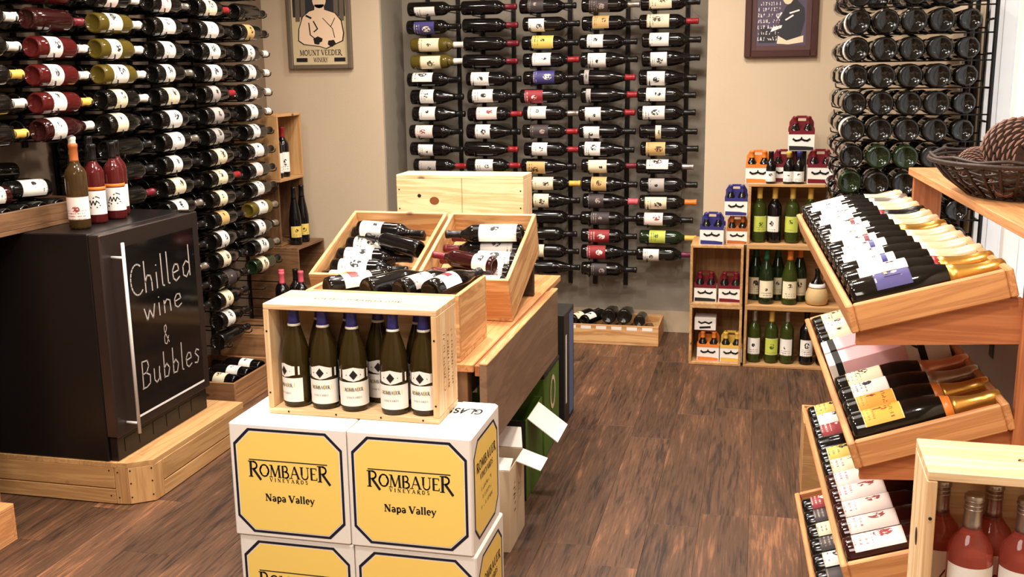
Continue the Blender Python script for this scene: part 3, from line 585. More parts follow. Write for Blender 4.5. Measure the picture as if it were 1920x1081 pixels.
# ---- cartons on the floor under the leaf
cc = thing('wine_carton', 'cream open wine carton on the floor beside the yellow panelled cartons', 'carton', (-1.03, 3.105, 0))
for s_, c_ in (((.26, .003, .288), (.13, .0015, .144)), ((.26, .003, .288), (.13, .2185, .144)), ((.003, .214, .288), (.0015, .11, .144)), ((.003, .214, .288), (.2585, .11, .144)), ((.254, .214, .003), (.13, .11, .0015))): board('carton_wall', cc, c_, s_, 'cream_card', .0006)
def flap(parent, mat, p, hinge, out, t=.003):
    """a flap: hinge vector and outward vector from point p"""
    p, h, o = Vector(p), Vector(hinge), Vector(out); n_ = h.cross(o).normalized()*t
    q = [p, p+h, p+h+o, p+o]; v = q + [a+n_ for a in q]
    return link('flap', mesh('flap', v, [(3, 2, 1, 0), (4, 5, 6, 7), (0, 1, 5, 4), (1, 2, 6, 5), (2, 3, 7, 6), (3, 0, 4, 7)]), mat, parent)
flap(cc, 'white_card', (.2605, .10, .2885), (0, .117, 0), (.085, .0, -.028)); flap(cc, 'white_card', (.02, .001, .289), (.24, 0, 0), (-.012, .11, -.0)); flap(cc, 'white_card', (.03, .2205, .2885), (.225, 0, 0), (-.02, .07, .05))
flat_print('side_lettering', cc, merge(shift(glyph_noise(11, .022, 31), 0, .025), shift(glyph_noise(10, .014, 32), .0, -.03), shift(glyph_noise(12, .009, 33), 0, -.055)), lambda a, q: (.2607, .11-q*1.1, .165+a*.7), 'black_print')
g2 = thing('wine_carton', 'dark green open carton on the floor with a white flap hanging out', 'carton', (-1.10, 3.53, 0))
for s_, c_, m_ in (((.29, .003, .315), (.145, .0015, .158), 'dark_card'), ((.29, .003, .315), (.145, .2985, .158), 'green_card'), ((.003, .294, .315), (.0015, .15, .158), 'green_card'), ((.003, .294, .315), (.2885, .15, .158), 'green_card'), ((.284, .294, .003), (.145, .15, .0015), 'green_card')): board('carton_wall', g2, c_, s_, m_, .0006)
flap(g2, 'white_card', (.2905, .03, .316), (0, .2, 0), (.115, .0, -.085)); flap(g2, 'dark_card', (.02, .002, .316), (.25, 0, 0), (0, -.06, .02))
g1 = thing('wine_carton', 'bright green carton with black lid and white ring emblem, under the table leaf', 'carton', (-1.13, 3.965, 0))
board('carton_body', g1, (.15, .16, .172), (.30, .32, .342), 'green_card', .003); board('lid', g1, (.15, .16, .352), (.304, .324, .018), 'dark_card', .003)
flat_print('ring_emblem', g1, ([((.055 if q % 2 else .038)*math.cos(2*PI*(q//2)/16), (.075 if q % 2 else .055)*math.sin(2*PI*(q//2)/16)) for q in range(32)], [(2*q, 2*q+1, (2*q+3) % 32, (2*q+2) % 32) for q in range(16)]), lambda a, q: (.3026, .17+a, .24+q), 'cream_card')
flat_print('edge_stripe', g1, ([(.003, .0), (.015, .0), (.015, .33), (.003, .33)], [(0, 1, 2, 3)]), lambda a, q: (a*1, -.0006, q), 'white_card')
b1 = thing('wine_carton', 'tall blue and white carton on the floor at the far end of the table', 'carton', (-1.10, 4.36, 0))
board('carton_body', b1, (.14, .12, .26), (.28, .24, .52), 'dark_card', .003)
flat_print('blue_stripe', b1, ([(.12, .02), (.22, .02), (.22, .5), (.12, .5)], [(0, 1, 2, 3)]), lambda a, q: (.2806, a, q), 'blue_card'); flat_print('white_stripe', b1, ([(.03, .1), (.06, .1), (.06, .42), (.03, .42)], [(0, 1, 2, 3)]), lambda a, q: (.2806, a, q), 'white_card')
# ================================================================== wine racks of steel pegs
def peg_mesh(reach, key):
    k = ('peg', key)
    if k not in MC:
        v, f = tube([(0, 0, 0), (0, reach*.5, 0), (0, reach*.96, 0), (0, reach, .006), (0, reach+.004, .022)], .0032, 6); MC[k] = mesh('peg', v, f, True)
    return MC[k]
class Rack:
    def __init__(s, name_label, origin, along, out, reach, key):
        s.a = Vector(along); s.o = Vector(out); s.org = Vector(origin); s.reach = reach; s.key = key
        m = Matrix((s.a, s.o, Vector((0, 0, 1)))).transposed()
        s.root = thing('wine_rack', name_label, 'rack', origin, m)
    def post(s, u, z0, z1): board('post', s.root, (u, .009, (z0+z1)/2), (.026, .012, z1-z0), 'black_steel', .002)
    def peg(s, u, z):
        o = link('peg', peg_mesh(s.reach, s.key), 'black_steel', s.root, (u, .012, z)); return o
# ---- left wall: bottles point into the room's depth
RL = Rack('black steel peg rack covering the left wall, filled with bottles', (LW+.001, 0, 0), (0, -1, 0), (1, 0, 0), .325, 'L')
colY = [3.14-.0, 3.531, 3.921, 4.311, 4.70, 5.09]
Zt = 1.58+.3124
LX = -2.622
left = {}
for r in range(0, 6): left[(0, r)] = ('glass_dark', ['dim', 'white', 'cream', 'white', 'dim', 'grey'][r], ['black', 'white', 'white', 'yellow', 'white', 'yellow'][r], 'bordeaux')
left.update({(1, 0): ('glass_rose', None, 'white', 'bordeaux'), (1, 1): ('glass_red', None, 'wine', 'bordeaux'), (1, 2): ('glass_rose', 'white', 'white', 'bordeaux'), (1, 3): ('glass_rose', 'white', 'white', 'bordeaux'), (1, 4): ('glass_rose', 'white', 'yellow', 'bordeaux'), (1, 5): ('glass_red', 'white', 'white', 'burgundy')})
left.update({(2, 0): ('glass_dark', 'pinkish', 'white', 'bordeaux'), (2, 1): ('glass_white', 'white', 'white', 'bordeaux'), (2, 2): ('glass_white', 'white', 'white', 'bordeaux'), (2, 3): ('glass_white', 'white', 'white', 'bordeaux'), (2, 4): ('glass_dark', 'cream', 'white', 'bordeaux'), (2, 5): ('glass_dark', 'cream', 'black', 'burgundy'), (2, 6): ('glass_dark', None, 'black', 'bordeaux'), (2, 7): ('glass_dark', None, 'black', 'bordeaux'), (2, 8): ('glass_dark', None, 'wine', 'bordeaux'), (2, 9): ('glass_dark', None, 'black', 'bordeaux')})
for r in range(-1, 15): left[(3, r)] = ('glass_dark', ['white', 'pinkish', 'white', 'white', 'white', 'cream', 'white', 'white', 'white', 'cream', 'white', 'cream', None, 'white', 'white', None][r+1], 'black' if r % 3 else 'silver', 'bordeaux')
for r in range(-1, 17): left[(4, r)] = ('glass_dark', ['cream', 'cream', 'white', 'white', 'white', 'grey', 'grey', 'grey', 'cream', 'cream', 'cream', 'tan', 'white', 'cream', 'dim', 'cream', 'white', None][r+1], 'black' if r % 4 or r > 9 else 'red', 'bordeaux' if r < 11 else 'burgundy')
for r in range(-1, 14): left[(5, r)] = ('glass_dark', [None, None, 'tan', 'white', 'white', 'white', 'white', 'white', 'white', 'pinkish', 'white', 'white', 'white', 'white', 'cream'][r+1], ['black', 'black', 'black', 'white', 'white', 'white', 'white', 'black', 'black', 'black', 'black', 'silver', 'silver', 'silver', 'black'][r+1], 'burgundy' if r in (2, 3, 4, 5) else 'bordeaux')
left[(5, 10)] = ('glass_white', 'white', 'silver', 'bordeaux'); left[(5, 13)] = ('glass_green', 'cream', 'black', 'bordeaux'); left[(5, 11)] = ('glass_dark', 'white', 'silver', 'burgundy')
GN = {'glass_dark': 'dark', 'glass_black': 'black', 'glass_rose': 'rose', 'glass_red': 'dark red', 'glass_white': 'golden white', 'glass_lime': 'green', 'glass_green': 'green', 'glass_mag': 'dark'}
LN = {'white': 'white', 'pinkish': 'pale pink', 'cream': 'cream', 'yellow': 'yellow', 'tan': 'tan', 'grey': 'grey', 'dim': 'dark', 'red': 'red', 'blue': 'blue', 'lime': 'lime'}
def rack_text(g, lab, cap, r, col, rack):
    w = ('%s bottle with %s label' % (GN[g], LN[lab])) if lab else ('%s bottle showing no label' % GN[g])
    return '%s, %s in the %s column of the %s' % (w, ORD[r], COLN[col], rack)
rr = random.Random(11)
for (c, r), (g, lab, cap, kind) in sorted(left.items()):
    z = Zt - .1016*r; y = colY[c] + rr.uniform(-.006, .006); top = -1 if c >= 3 else 0
    lz = (.035, .105) if kind == 'burgundy' else (.05, .05+rr.choice((.07, .085, .095)))
    if lab in ('dim',): lz = (.06, .14)
    face = (.80, -.35+rr.uniform(-.1, .1), .42+rr.uniform(-.25, .25))
    bottle(rack_text(g, lab, cap, r-top, c, 'left wall rack'), (LX, y-.168, z), (0, 1, rr.uniform(-.015, .015)), face, kind, g, lab, cap, lz, 80, group='bottles on the left wall rack', scale=1.09)
    for u, dz in ((.095, -.044), (-.115, -.020)):
        RL.peg(-(y+u*-1) if False else -(y-u), z+dz-.0)
for c, y in enumerate(colY):
    z0 = 1.30 if c < 2 else (.9 if c == 2 else (.3 if c == 3 else (.12 if c == 4 else .14)))
    for u in (.095, -.115): RL.post(-(y-u), z0, CEIL-.25)
for r in range(14, 18):
    for u in (.095, -.115): RL.peg(-(colY[5]-u), Zt-.1016*r-.03)
# rear rows: far more bottles than can be told apart, in the dark behind the front ones
def rear(name_label, spots, axis, scale=1.09):
    m = frame_from(axis, (.3, -.4, .9)); bv, bf = lathe(PROF['bordeaux'], 10); V, F = [], []
    for p in spots:
        o = len(V); P0 = Vector(p); V += [P0 + m @ (Vector(q)*scale) for q in bv]; F += [tuple(i_+o for i_ in q) for q in bf]
    o = link('rear_bottles', mesh('rear_bottles', V, F, True), 'glass_dark'); o['kind'] = 'stuff'; o['label'] = name_label; o['category'] = 'bottles'
rear('dark rear bottles against the left wall, behind the front row of the rack', [(LX-.112-.09*q, colY[c]-.168+.02, Zt-.1016*r) for c in (1, 2, 3, 4, 5) for r in range(-1, (6, 11, 13, 15, 13)[c-1]) for q in (0, 1)], (0, 1, 0))
# ---- alcove rack on the back wall: bottles lie left to right
RB = Rack('black steel peg rack with five columns of bottles in the back alcove', (-2.06, AB-.001, 0), (1, 0, 0), (0, -1, 0), .24, 'B')
back = {0: [('white', 'black'), ('blue', 'black'), ('cream', 'white', 'glass_white'), ('cream', 'white', 'glass_white'), ('white', 'black'), ('white', 'black'), ('white', 'black'), ('pinkish', 'black'), ('white', 'black'), ('grey', 'red')],
 1: [(None, 'wine'), (None, 'wine'), (None, 'wine'), (None, 'wine'), ('white', 'black'), ('white', 'black'), ('pinkish', 'red'), ('white', 'black'), (None, 'red'), ('white', 'red')],
 2: [('dim', 'black'), ('white', 'black'), ('yellow', 'black'), ('white', 'red'), ('blue', 'black'), ('red', 'black'), ('white', 'silver'), ('dim', 'red'), ('white', 'red'), ('tan', 'black'), ('cream', 'yellow'), ('cream', 'black'), (None, 'black'), (None, 'black'), ('cream', 'black'), (None, 'black')],
 3: [('dim', 'silver'), ('tan', 'black'), ('white', 'black'), ('white', 'black'), ('grey', 'red'), ('grey', 'red'), ('white', 'red'), ('white', 'black'), ('white', 'black'), ('cream', 'wine'), ('tan', 'black'), ('dim', 'pink'), ('dim', 'black'), ('red', 'black'), ('red', 'black'), ('dim', 'black')],
 4: [('cream', 'black'), ('cream', 'red'), ('white', 'black'), ('white', 'black'), ('white', 'black'), ('white', 'black'), ('white', 'black'), ('cream', 'black'), ('tan', 'black'), ('white', 'silver'), ('grey', 'black'), ('cream', 'orange'), ('pinkish', 'black'), ('lime', 'yellow', 'glass_green'), ('white', 'purple')]}
Zb = 1.58+.361
for c, rows in back.items():
    x0 = -2.06+.3437*c
    for r, e in enumerate(rows):
        lab, cap = e[0], e[1]; g = e[2] if len(e) > 2 else ('glass_black' if (c+r) % 3 else 'glass_dark')
        z = Zb-.1016*r + rr.uniform(-.003, .003); kind = 'burgundy' if rr.random() < .25 or (c, r) in ((3, 11), (3, 4), (3, 5)) else 'bordeaux'
        a0 = rr.uniform(.025, .06); lz = (a0, a0+rr.choice((.085, .10, .115)))
        if lab == 'cream' and (c, r) == (4, 7): lz = (.085, .115)
        if (c, r) in ((3, 4), (3, 5)): lz = (.03, .055)
        if kind == 'burgundy': lz = (lz[0], min(lz[1], .135))
        th = rr.uniform(-.55, .3); 
        if (c, r) in ((0, 0),): th = -1.0
        if (c, r) in ((0, 4), (4, 9)): th = .8
        bottle(rack_text(g if g in GN else 'glass_dark', lab, cap, r, c, 'back alcove rack'), (x0+rr.uniform(-.012, .02), 5.995, z), (1, 0, rr.uniform(-.012, .012)), (0, -math.cos(th), math.sin(th)+.12), kind, g, lab, cap, lz, 66, group='bottles on the back alcove rack', scale=1.09)
        for u, dz in ((.06, -.044), (.25, -.020)): RB.peg(x0+2.06+u, z+dz)
    n_ = 17 if c > 1 else 12
    for u in (.06, .25): RB.post(x0+2.06+u, (.90 if c == 4 else (Zb-.1016*16-.03)) if c > 1 else .72, CEIL-.3)
for k in range(2): RB.peg(.3437*4+.06+.19*k, .905)
# ---- right wall rack: bottles lie along the wall with their bases towards us, three deep
RR = Rack('black steel peg rack on the right wall, bottles three deep, beside the window', (RW-.001, 0, 0), (0, 1, 0), (-1, 0, 0), .56, 'R')
Zr = 1.54+.1016*3
XR = (.345, .443, .541, .639)
for c, y0 in enumerate((4.21, 4.60)):
    for r in range(0, 10):
        if c: break
        z = Zr-.1016*r+.0
        for d, x in enumerate(XR):
            if c == 1 and d > 0: continue
            if (r == 0 and d == 1): continue
            kind = 'champagne' if (r, d) in ((6, 1), (6, 2), (7, 0), (8, 1)) else 'burgundy'
            g = 'glass_green' if (r, d) in ((6, 1), (6, 2), (7, 0)) else 'glass_mag'
            lab = 'white' if d == 0 and r in (1, 2, 3, 5) else ('dim' if d == 1 and r % 2 else None)
            yj = y0 + (0 if d else .03) + rr.uniform(-.01, .01)
            nm = ('outermost of four', 'second from the aisle side', 'third from the aisle side', 'nearest the wall')[d]
            bottle('dark bottle end, %s, in the %s row of the right rack' % (nm, ORD[r]), (x, yj, z), (0, 1, 0), (-.9, -.2, .35), kind, g, lab, 'black', (.03, .10), 85, group='bottles on the right wall rack', scale=1.06 if kind == 'champagne' else 1.14)
        for u, dz in ((.08, -.046), (.25, -.024)): RR.peg(y0+u, z+dz)
    for u in (.08, .25): RR.post(y0+u, .75, CEIL-.25)
rear('dark bottles deeper in the right wall rack, behind the bottle ends in view', [(x, y, Zr-.1016*r) for y in (4.58, 4.95) for r in range(0, 10) for x in XR] + [(.737, 4.22, Zr-.1016*r) for r in range(0, 10)] + [(.737, 4.6, Zr-.1016*r) for r in range(0, 10)], (0, 1, 0), 1.14)
# ladder frame at the near end of the right rack
for x_, y_ in ((.60, .12), ): pass
RR.post(4.445, .75, CEIL-.25)
lp = [(4.30, .05), (4.445, .05)]
for k in range(9): board('rung', RR.root, (4.39, .012, .98+.128*k), (.12, .008, .008), 'black_steel', .001)
# ================================================================== pictures on the walls
def poly_part(nm, parent, pts, y, mat): return flat_print(nm, parent, (pts, [tuple(range(len(pts)))]), lambda a, q: (a, y, q), mat)
plain('poster_paper', (206, 188, 150), .8); plain('skin_print', (238, 208, 178), .8); plain('taupe_frame', (104, 92, 78), .45); plain('mahogany', (66, 36, 34), .35, coat=.3); plain('mat_board', (84, 58, 56), .7); plain('violet_print', (84, 72, 92), .6); plain('slate_print', (44, 44, 50), .6); plain('white_print', (240, 232, 232), .7)
def framed(name, label, x0, x1, z0, z1, y, fw, mat, paper, depth=.028):
    t = thing(name, label, 'picture', ((x0+x1)/2, y, z0)); w, h = x1-x0, z1-z0
    board('frame_side', t, (-w/2+fw/2, -depth/2, h/2), (fw, depth, h), mat, .004); board('frame_side', t, (w/2-fw/2, -depth/2, h/2), (fw, depth, h), mat, .004)
    board('frame_side', t, (0, -depth/2, fw/2), (w-2*fw, depth, fw), mat, .004); board('frame_side', t, (0, -depth/2, h-fw/2), (w-2*fw, depth, fw), mat, .004)
    board('backing', t, (0, -.006, h/2), (w-2*fw+.002, .008, h-2*fw+.002), paper, 0)
    return t, w, h
def prints_under(t):
    bk_ = [c for c in t.children if c.name.startswith('backing')][0]
    for c in list(t.children):
        if not c.name.startswith(('frame', 'backing', 'mat_board')): under(c, bk_)
pt, w, h = framed('framed_poster', 'framed cream winery poster of a bare-shouldered figure, left of the alcove', -2.748, -2.348, 1.605, 2.205, FW-.001, .026, 'taupe_frame', 'poster_paper')
yy = -.0115
FZ = lambda q: .128+(q-.08)*.86
def fig_poly(nm, parent, pts, y, mat): return poly_part(nm, parent, [(a_*1.18, FZ(b_)) for a_, b_ in pts if True] if nm != 'poster_shade' else [(-.165, .30), (.165, .30), (.165, .565), (-.165, .565)], y, mat)
fig_poly('poster_shade', pt, [(-.14, .235), (.14, .235), (.14, .56), (-.14, .56)], yy+.001, 'slate_print')
for sx in (-.115, -.085, .09, .12): fig_poly('leaf_stripe', pt, [(sx-.012, .25), (sx+.012, .25), (sx+.016, .46), (sx-.008, .46)], yy+.0006, 'taupe_frame')
body = [(-.085, .10), (-.112, .125), (-.108, .20), (-.085, .28), (-.05, .315), (-.022, .325), (-.02, .36), (.03, .36), (.03, .325), (.085, .30), (.115, .25), (.125, .17), (.118, .12), (.09, .105), (.03, .07), (0, .085)]
fig_poly('figure_outline', pt, [(a*1.05, .21+(b-.21)*1.04) for a, b in body], yy, 'black_print'); fig_poly('figure', pt, body, yy-.0006, 'skin_print')
fig_poly('face', pt, [(.005+.036*math.cos(q*PI/8), .385+.05*math.sin(q*PI/8)) for q in range(16)], yy-.0006, 'skin_print'); fig_poly('hair', pt, [(.005+.055*math.cos(q*PI/12), .405+.06*math.sin(q*PI/12)) for q in range(13)], yy-.0008, 'black_print')
flat_print('figure_lines', pt, merge(ribbon([(-.055, .24), (-.05, .16), (-.02, .13)], .006), ribbon([(.02, .27), (.07, .2), (.08, .14)], .004), ribbon([(-.03, .25), (-.01, .2), (-.03, .18)], .007), ribbon([(.085, .27), (.06, .21)], .004), ribbon([(-.07, .29), (-.04, .27)], .012)), lambda a, q: (a*1.18, yy-.001, FZ(q)), 'black_print')
fig_poly('grapes', pt, [(-.03, .10), (-.035, .135), (-.01, .15), (.015, .135), (.01, .105), (-.01, .095)], yy-.0012, 'black_print'); fig_poly('grapes', pt, [(.04, .09), (.045, .12), (.075, .125), (.085, .10), (.065, .08)], yy-.0012, 'black_print')
fig_poly('hand', pt, [(-.005, .105), (.03, .075), (.05, .085), (.02, .12)], yy-.0014, 'skin_print')
flat_print('lettering', pt, merge(shift(text2d('MOUNT VEEDER', .031, stretch=.88, track=.02), 0, .068), shift(text2d('WINERY', .024, stretch=.8), 0, .030), ribbon([(-.155, .042), (-.085, .042)], .022), ribbon([(.085, .042), (.155, .042)], .022)), lambda a, q: (a, yy-.0008, q+.012), 'black_print')
pt2, w, h = framed('framed_poster', 'dark violet framed poster with handwriting and seated figure, right of the alcove', -.106, .269, 1.632, 2.14, FW-.001, .034, 'mahogany', 'violet_print')
for s_, c_ in (((.026, .004, .44), (-w/2+.047, -.011, h/2)), ((.026, .004, .44), (w/2-.047, -.011, h/2)), ((w-.12, .004, .026), (0, -.011, .047)), ((w-.12, .004, .026), (0, -.011, h-.047))): board('mat_board', pt2, c_, s_, 'mat_board', .001)
poly_part('dark_block', pt2, [(-.115, .075), (-.03, .075), (-.01, .15), (-.11, .16)], yy+.0008, 'slate_print')
poly_part('figure', pt2, [(-.02, .12), (.03, .085), (.10, .11), (.12, .19), (.115, .25), (.07, .30), (.02, .26), (-.005, .20)], yy+.0006, 'slate_print')
poly_part('face', pt2, [(.03+.028*math.cos(q*PI/6), .31+.04*math.sin(q*PI/6)) for q in range(12)], yy, 'skin_print')
poly_part('arm', pt2, [(-.02, .07), (-.015, .11), (.03, .085), (.115, .11), (.115, .075), (.04, .065)], yy, 'skin_print'); poly_part('sheet', pt2, [(-.055, .13), (0, .15), (.005, .165), (-.045, .155)], yy, 'white_print')
flat_print('handwriting', pt2, merge(*[shift(glyph_noise(9, .017, 60+k), -.062, .088+.03*k) for k in range(8)]), lambda a, q: (a, yy-.0004, q), 'white_print')
flat_print('figure_lines', pt2, merge(ribbon([(.02, .19), (.06, .215)], .008), ribbon([(.04, .225), (.09, .24)], .008), ribbon([(-.02, .2), (.0, .23)], .008)), lambda a, q: (a, yy-.0004, q), 'white_print')

prints_under(pt); prints_under(pt2)
# ================================================================== wine fridge on its pallet platform
PX0, PX1, PY0, PY1, PZ = LW+.02, -2.185, 3.185, 3.95, .166
pf = thing('wooden_platform', 'low pallet wood platform with a cut corner under the wine fridge', 'platform', (-2.5, 3.5, 0))
outline = [(PX0, PY0), (-2.315, PY0), (-2.262, PY0+.006), (PX1, PY0+.062), (PX1+.002, PY0+.12), (PX1, PY1), (PX0, PY1)]
def wallseg(nm, a, b, z0, z1, t=.02):
    a, b = Vector((*a, 0)), Vector((*b, 0)); d = (b-a); L = d.length; n_ = Vector((d.y, -d.x, 0)).normalized()
    o = board(nm, pf, tuple((a+b)/2 - n_*t/2 + Vector((2.5, -3.5, (z0+z1)/2))), (L-.002, t, z1-z0-.002), 'pallet', .002); o.rotation_euler = (0, 0, math.atan2(d.y, d.x)); return o
for i_ in range(5):
    a, b = outline[i_], outline[i_+1]
    if i_ in (0, 4): wallseg('side_board', a, b, .002, .062); wallseg('side_board', a, b, .064, PZ-.018)
    else: wallseg('corner_board', a, b, .002, PZ-.018)
yb = [-2.185, -2.30, -2.46, -2.62, -2.78, -2.90]
for k in range(5):
    a, b = yb[k+1], yb[k]
    if k == 0: poly = [(a+.001, PY0+.002), (-2.262, PY0+.006), (PX1, PY0+.062), (PX1, PY1), (a+.001, PY1)]
    else: poly = [(a+.001, PY0), (b-.001, PY0), (b-.001, PY1), (a+.001, PY1)]
    link('deck_board', prism([(p+2.5, q-3.5) for p, q in poly], PZ-.018, PZ), 'pallet_Y', pf)
V, F = [], []
for x_, y_, z_ in [(-2.30, PY0-.0007, z) for z in (.03, .13)] + [(-2.335, PY0-.0007, z) for z in (.035, .135)]:
    o = len(V); V += [(x_+2.5+.0035*math.cos(q*PI/4), y_-3.5, z_+.0035*math.sin(q*PI/4)) for q in range(8)]; F.append(tuple(range(o, o+8))[::-1])
for z in (.03, .085, .135):
    for f_ in (.1, .9):
        x_ = -2.262+(PX1+2.262)*f_; y_ = PY0+.006+.056*f_; o = len(V)
        V += [(x_+2.5+.0035*math.cos(q*PI/4)*.84+.0006, y_-3.5+.0035*math.cos(q*PI/4)*.5-.0009, z+.0035*math.sin(q*PI/4)) for q in range(8)]; F.append(tuple(range(o, o+8))[::-1])
o = link('nail_heads', mesh('nails', V, F), 'black_print', pf); o['kind'] = 'stuff'
fx0, fx1, fy0, fy1, fz0, fz1 = -2.855, -2.335, 3.192, 3.862, PZ+.0006, 1.028
fr = thing('wine_fridge', 'black undercounter wine fridge with chalk writing on its glass door', 'fridge', (-2.6, 3.53, PZ))
def fpart(n_, x0, x1, y0, y1, z0, z1, mat, bev=.003, parent=None): return board(n_, parent or fr, ((x0+x1)/2+2.6, (y0+y1)/2-3.53, (z0+z1)/2-PZ), (x1-x0, y1-y0, z1-z0), mat, bev)
fpart('cabinet', fx0, fx1, fy0, fy1, fz0+.0, fz1, 'black_body', .004)
dx = -2.287
door = thing('d', 'd', 'd'); bpy.data.objects.remove(door)
door = fpart('door', fx1+.001, dx, fy0, fy1, .262, fz1-.004, 'door_steel', .004)
def dpart(n_, x0, x1, y0, y1, z0, z1, mat, bev=.002):
    o = board(n_, door, ((x0+x1)/2-(fx1+.001+dx)/2, (y0+y1)/2-(fy0+fy1)/2, (z0+z1)/2-(.262+fz1-.004)/2), (x1-x0, y1-y0, z1-z0), mat, bev); return o
gy0, gy1, gz0, gz1 = 3.322, 3.815, .305, .962
dpart('door_glass', dx-.004, dx+.0015, gy0, gy1, gz0, gz1, 'black_glass', .0008)
dpart('glass_lit_edge', dx, dx+.002, gy0, gy1, gz0-.008, gz0, 'white_edge', 0)  # white strip paints the light caught by the lower edge of the glass
hx = dx+.05
hv, hf = tube([(hx, 3.255, .215+.05), (hx, 3.255, .99)], .0065, 10)
off = Vector(((fx1+.001+dx)/2, (fy0+fy1)/2, (.262+fz1-.004)/2))
link('handle', mesh('handle', [Vector(p)-off for p in hv], hf, True), 'chrome', door)
for z in (.305, .935):
    v, f = tube([(dx-.001, 3.255, z), (hx, 3.255, z)], .005, 8); link('handle_bracket', mesh('bracket', [Vector(p)-off for p in v], f, True), 'chrome', door)
fpart('kick_grille', fx1+.001, dx-.015, fy0+.012, fy1-.012, fz0, .258, 'black_steel', .002)
for k in range(6): fpart('grille_slot', dx-.0155, dx-.0135, 3.25+.095*k, 3.325+.095*k, .19, .242, 'black_body', 0)
fpart('hinge_cap', fx1-.02, dx-.004, fy1-.05, fy1-.02, fz1-.003, fz1+.004, 'door_steel', .001)
def chalk(s, size, y, z, slant=0., rot=0., stretch=.9):
    vf = text2d(s, size, 'hand', w=.052, stretch=stretch, track=.06)
    c_, s_ = math.cos(rot), math.sin(rot)
    o = flat_print('chalk_writing', door, vf, lambda a, q: (dx+.0019-off.x, y+a*c_-q*s_-off.y, z+a*s_+q*c_-off.z), 'chalk')
chalk('Chilled', .118, 3.565, .765, rot=.02, stretch=1.15); chalk('wine', .095, 3.56, .655, rot=.03, stretch=1.45); chalk('&', .085, 3.56, .53, stretch=.9); chalk('Bubbles', .105, 3.58, .395, rot=-.02, stretch=1.12)
# bottles standing on the fridge
zt = fz1+.0006
def fridge_bottle(text, x, y, kind, glass, lab, cap, lz, turn=0., band=None, script=False, sc=1.):
    t = bottle(text, (x, y, zt), (0, 0, 1), (.35+turn, -1, 0), kind, glass, None if script else lab, cap, lz, 85, scale=sc, group=None)
    if script:
        link('label', patch_mesh(kind, lz[0], lz[1], 88, 16), 'white_card', t)
        flat_print('label_script', t, merge(ribbon([(-.02, .075), (-.012, .09), (-.008, .072), (0, .088), (.006, .072), (.012, .088), (.022, .078)], .004), ribbon([(-.024, .068), (-.01, .062), (.012, .063), (.025, .07)], .005), ribbon([(0, .098), (.012, .104), (.024, .098)], .004), ribbon([(-.026, .055), (-.02, .052)], .006)), wrap(BR[kind]+.0011, 0), 'black_print')
    if band: link('label_band', ring_mesh(kind, *band[:2]), band[2], t)
    return t
fridge_bottle('amber bottle with copper capsule and big white label, front left on the fridge', -2.452, 3.322, 'bordeaux', 'glass_amber', 'pinkish', 'copper', (.035, .115), 0, sc=1.04)
fridge_bottle('rose bottle with black script label, middle of the front ones on the fridge', -2.478, 3.465, 'bordeaux', 'glass_rose', 'white', 'black', (.035, .125), 0, (.128, .14, 'cap_orange'), True, 1.0)
fridge_bottle('rose bottle with black script label, rightmost of the front ones on the fridge', -2.475, 3.585, 'bordeaux', 'glass_rose', 'white', 'black', (.035, .125), .1, (.128, .14, 'cap_orange'), True, 1.0)
fridge_bottle('white-capped bottle behind the script-label bottles on the fridge', -2.60, 3.52, 'hock', 'glass_dark', 'white', 'white', (.04, .12), sc=.96)
fridge_bottle('black-capped bottle in the back row on the fridge, beside the white-capped one', -2.595, 3.615, 'hock', 'glass_dark', 'white', 'black', (.04, .12), sc=.95)
fridge_bottle('rose bottle at the back right on the fridge, its label half hidden', -2.53, 3.69, 'bordeaux', 'glass_rose', 'white', 'black', (.035, .125))
# bin of lying bottles at the back of the fridge top
bn = crate('wooden_bin', 'shallow grey-brown wooden bin of lying bottles on the back of the fridge', (LW+.006, 2.80, zt), (.318, .82, .082), mat='aged', t=.016)
for k in range(2): crate('wine_crate', 'brown crate propping the near end of the bin beside the fridge, %s one' % ('lower', 'upper')[k], (LW+.006, 2.81, .0005+.5145*k), (.23, .215, .5135), mat='tan', open_=None)
bx = -2.628
ws = ['first', 'second', 'third', 'fourth', 'fifth', 'sixth', 'seventh']
for k in range(7):
    bottle('dark bottle base in the lower row of the wooden bin, %s from the near end' % ws[k], (bx, 2.865+.098*k, zt+.060), (-1, 0, .0), (.3, -.2, .9), 'bordeaux', 'glass_dark', None, 'black', scale=.90)
for k, (x, y, z, lb, g, cp, dx_) in enumerate(((-2.665, 3.215, .132, 'white', 'glass_red', 'black', -.30), (-2.695, 3.475, .132, 'white', 'glass_dark', 'black', -.22), (-2.755, 3.24, .132, None, 'glass_red', 'wine', -.25), (-2.79, 3.50, .132, None, 'glass_dark', 'black', -.2), (-2.83, 3.27, .135, None, 'glass_dark', 'black', -.1), (-2.76, 3.19, .20, None, 'glass_dark', 'black', -.3), (-2.79, 3.42, .20, None, 'glass_dark', 'black', -.25))):
    bottle('bottle lying on the pile in the wooden bin, %s' % ('white label, nearest the front rail', 'white label, beside the amber bottle', 'dark red, second from the rail', 'dark, at the far end', 'dark, along the wall', 'topmost at the near end', 'topmost at the far end')[k], (x, y, zt+z), (dx_, -1, .04), (.75, -.2, .62), 'bordeaux', g, lb, cp, (.03, .15), 85, scale=.92)
# crate corner at the lower left edge of the photo
crate('wine_crate', 'orange pine crate on the floor, cut off by the left edge of the photo', (-2.89, 2.33, .0005), (.41, .52, .135), mat='oak', open_=None, t=.015)
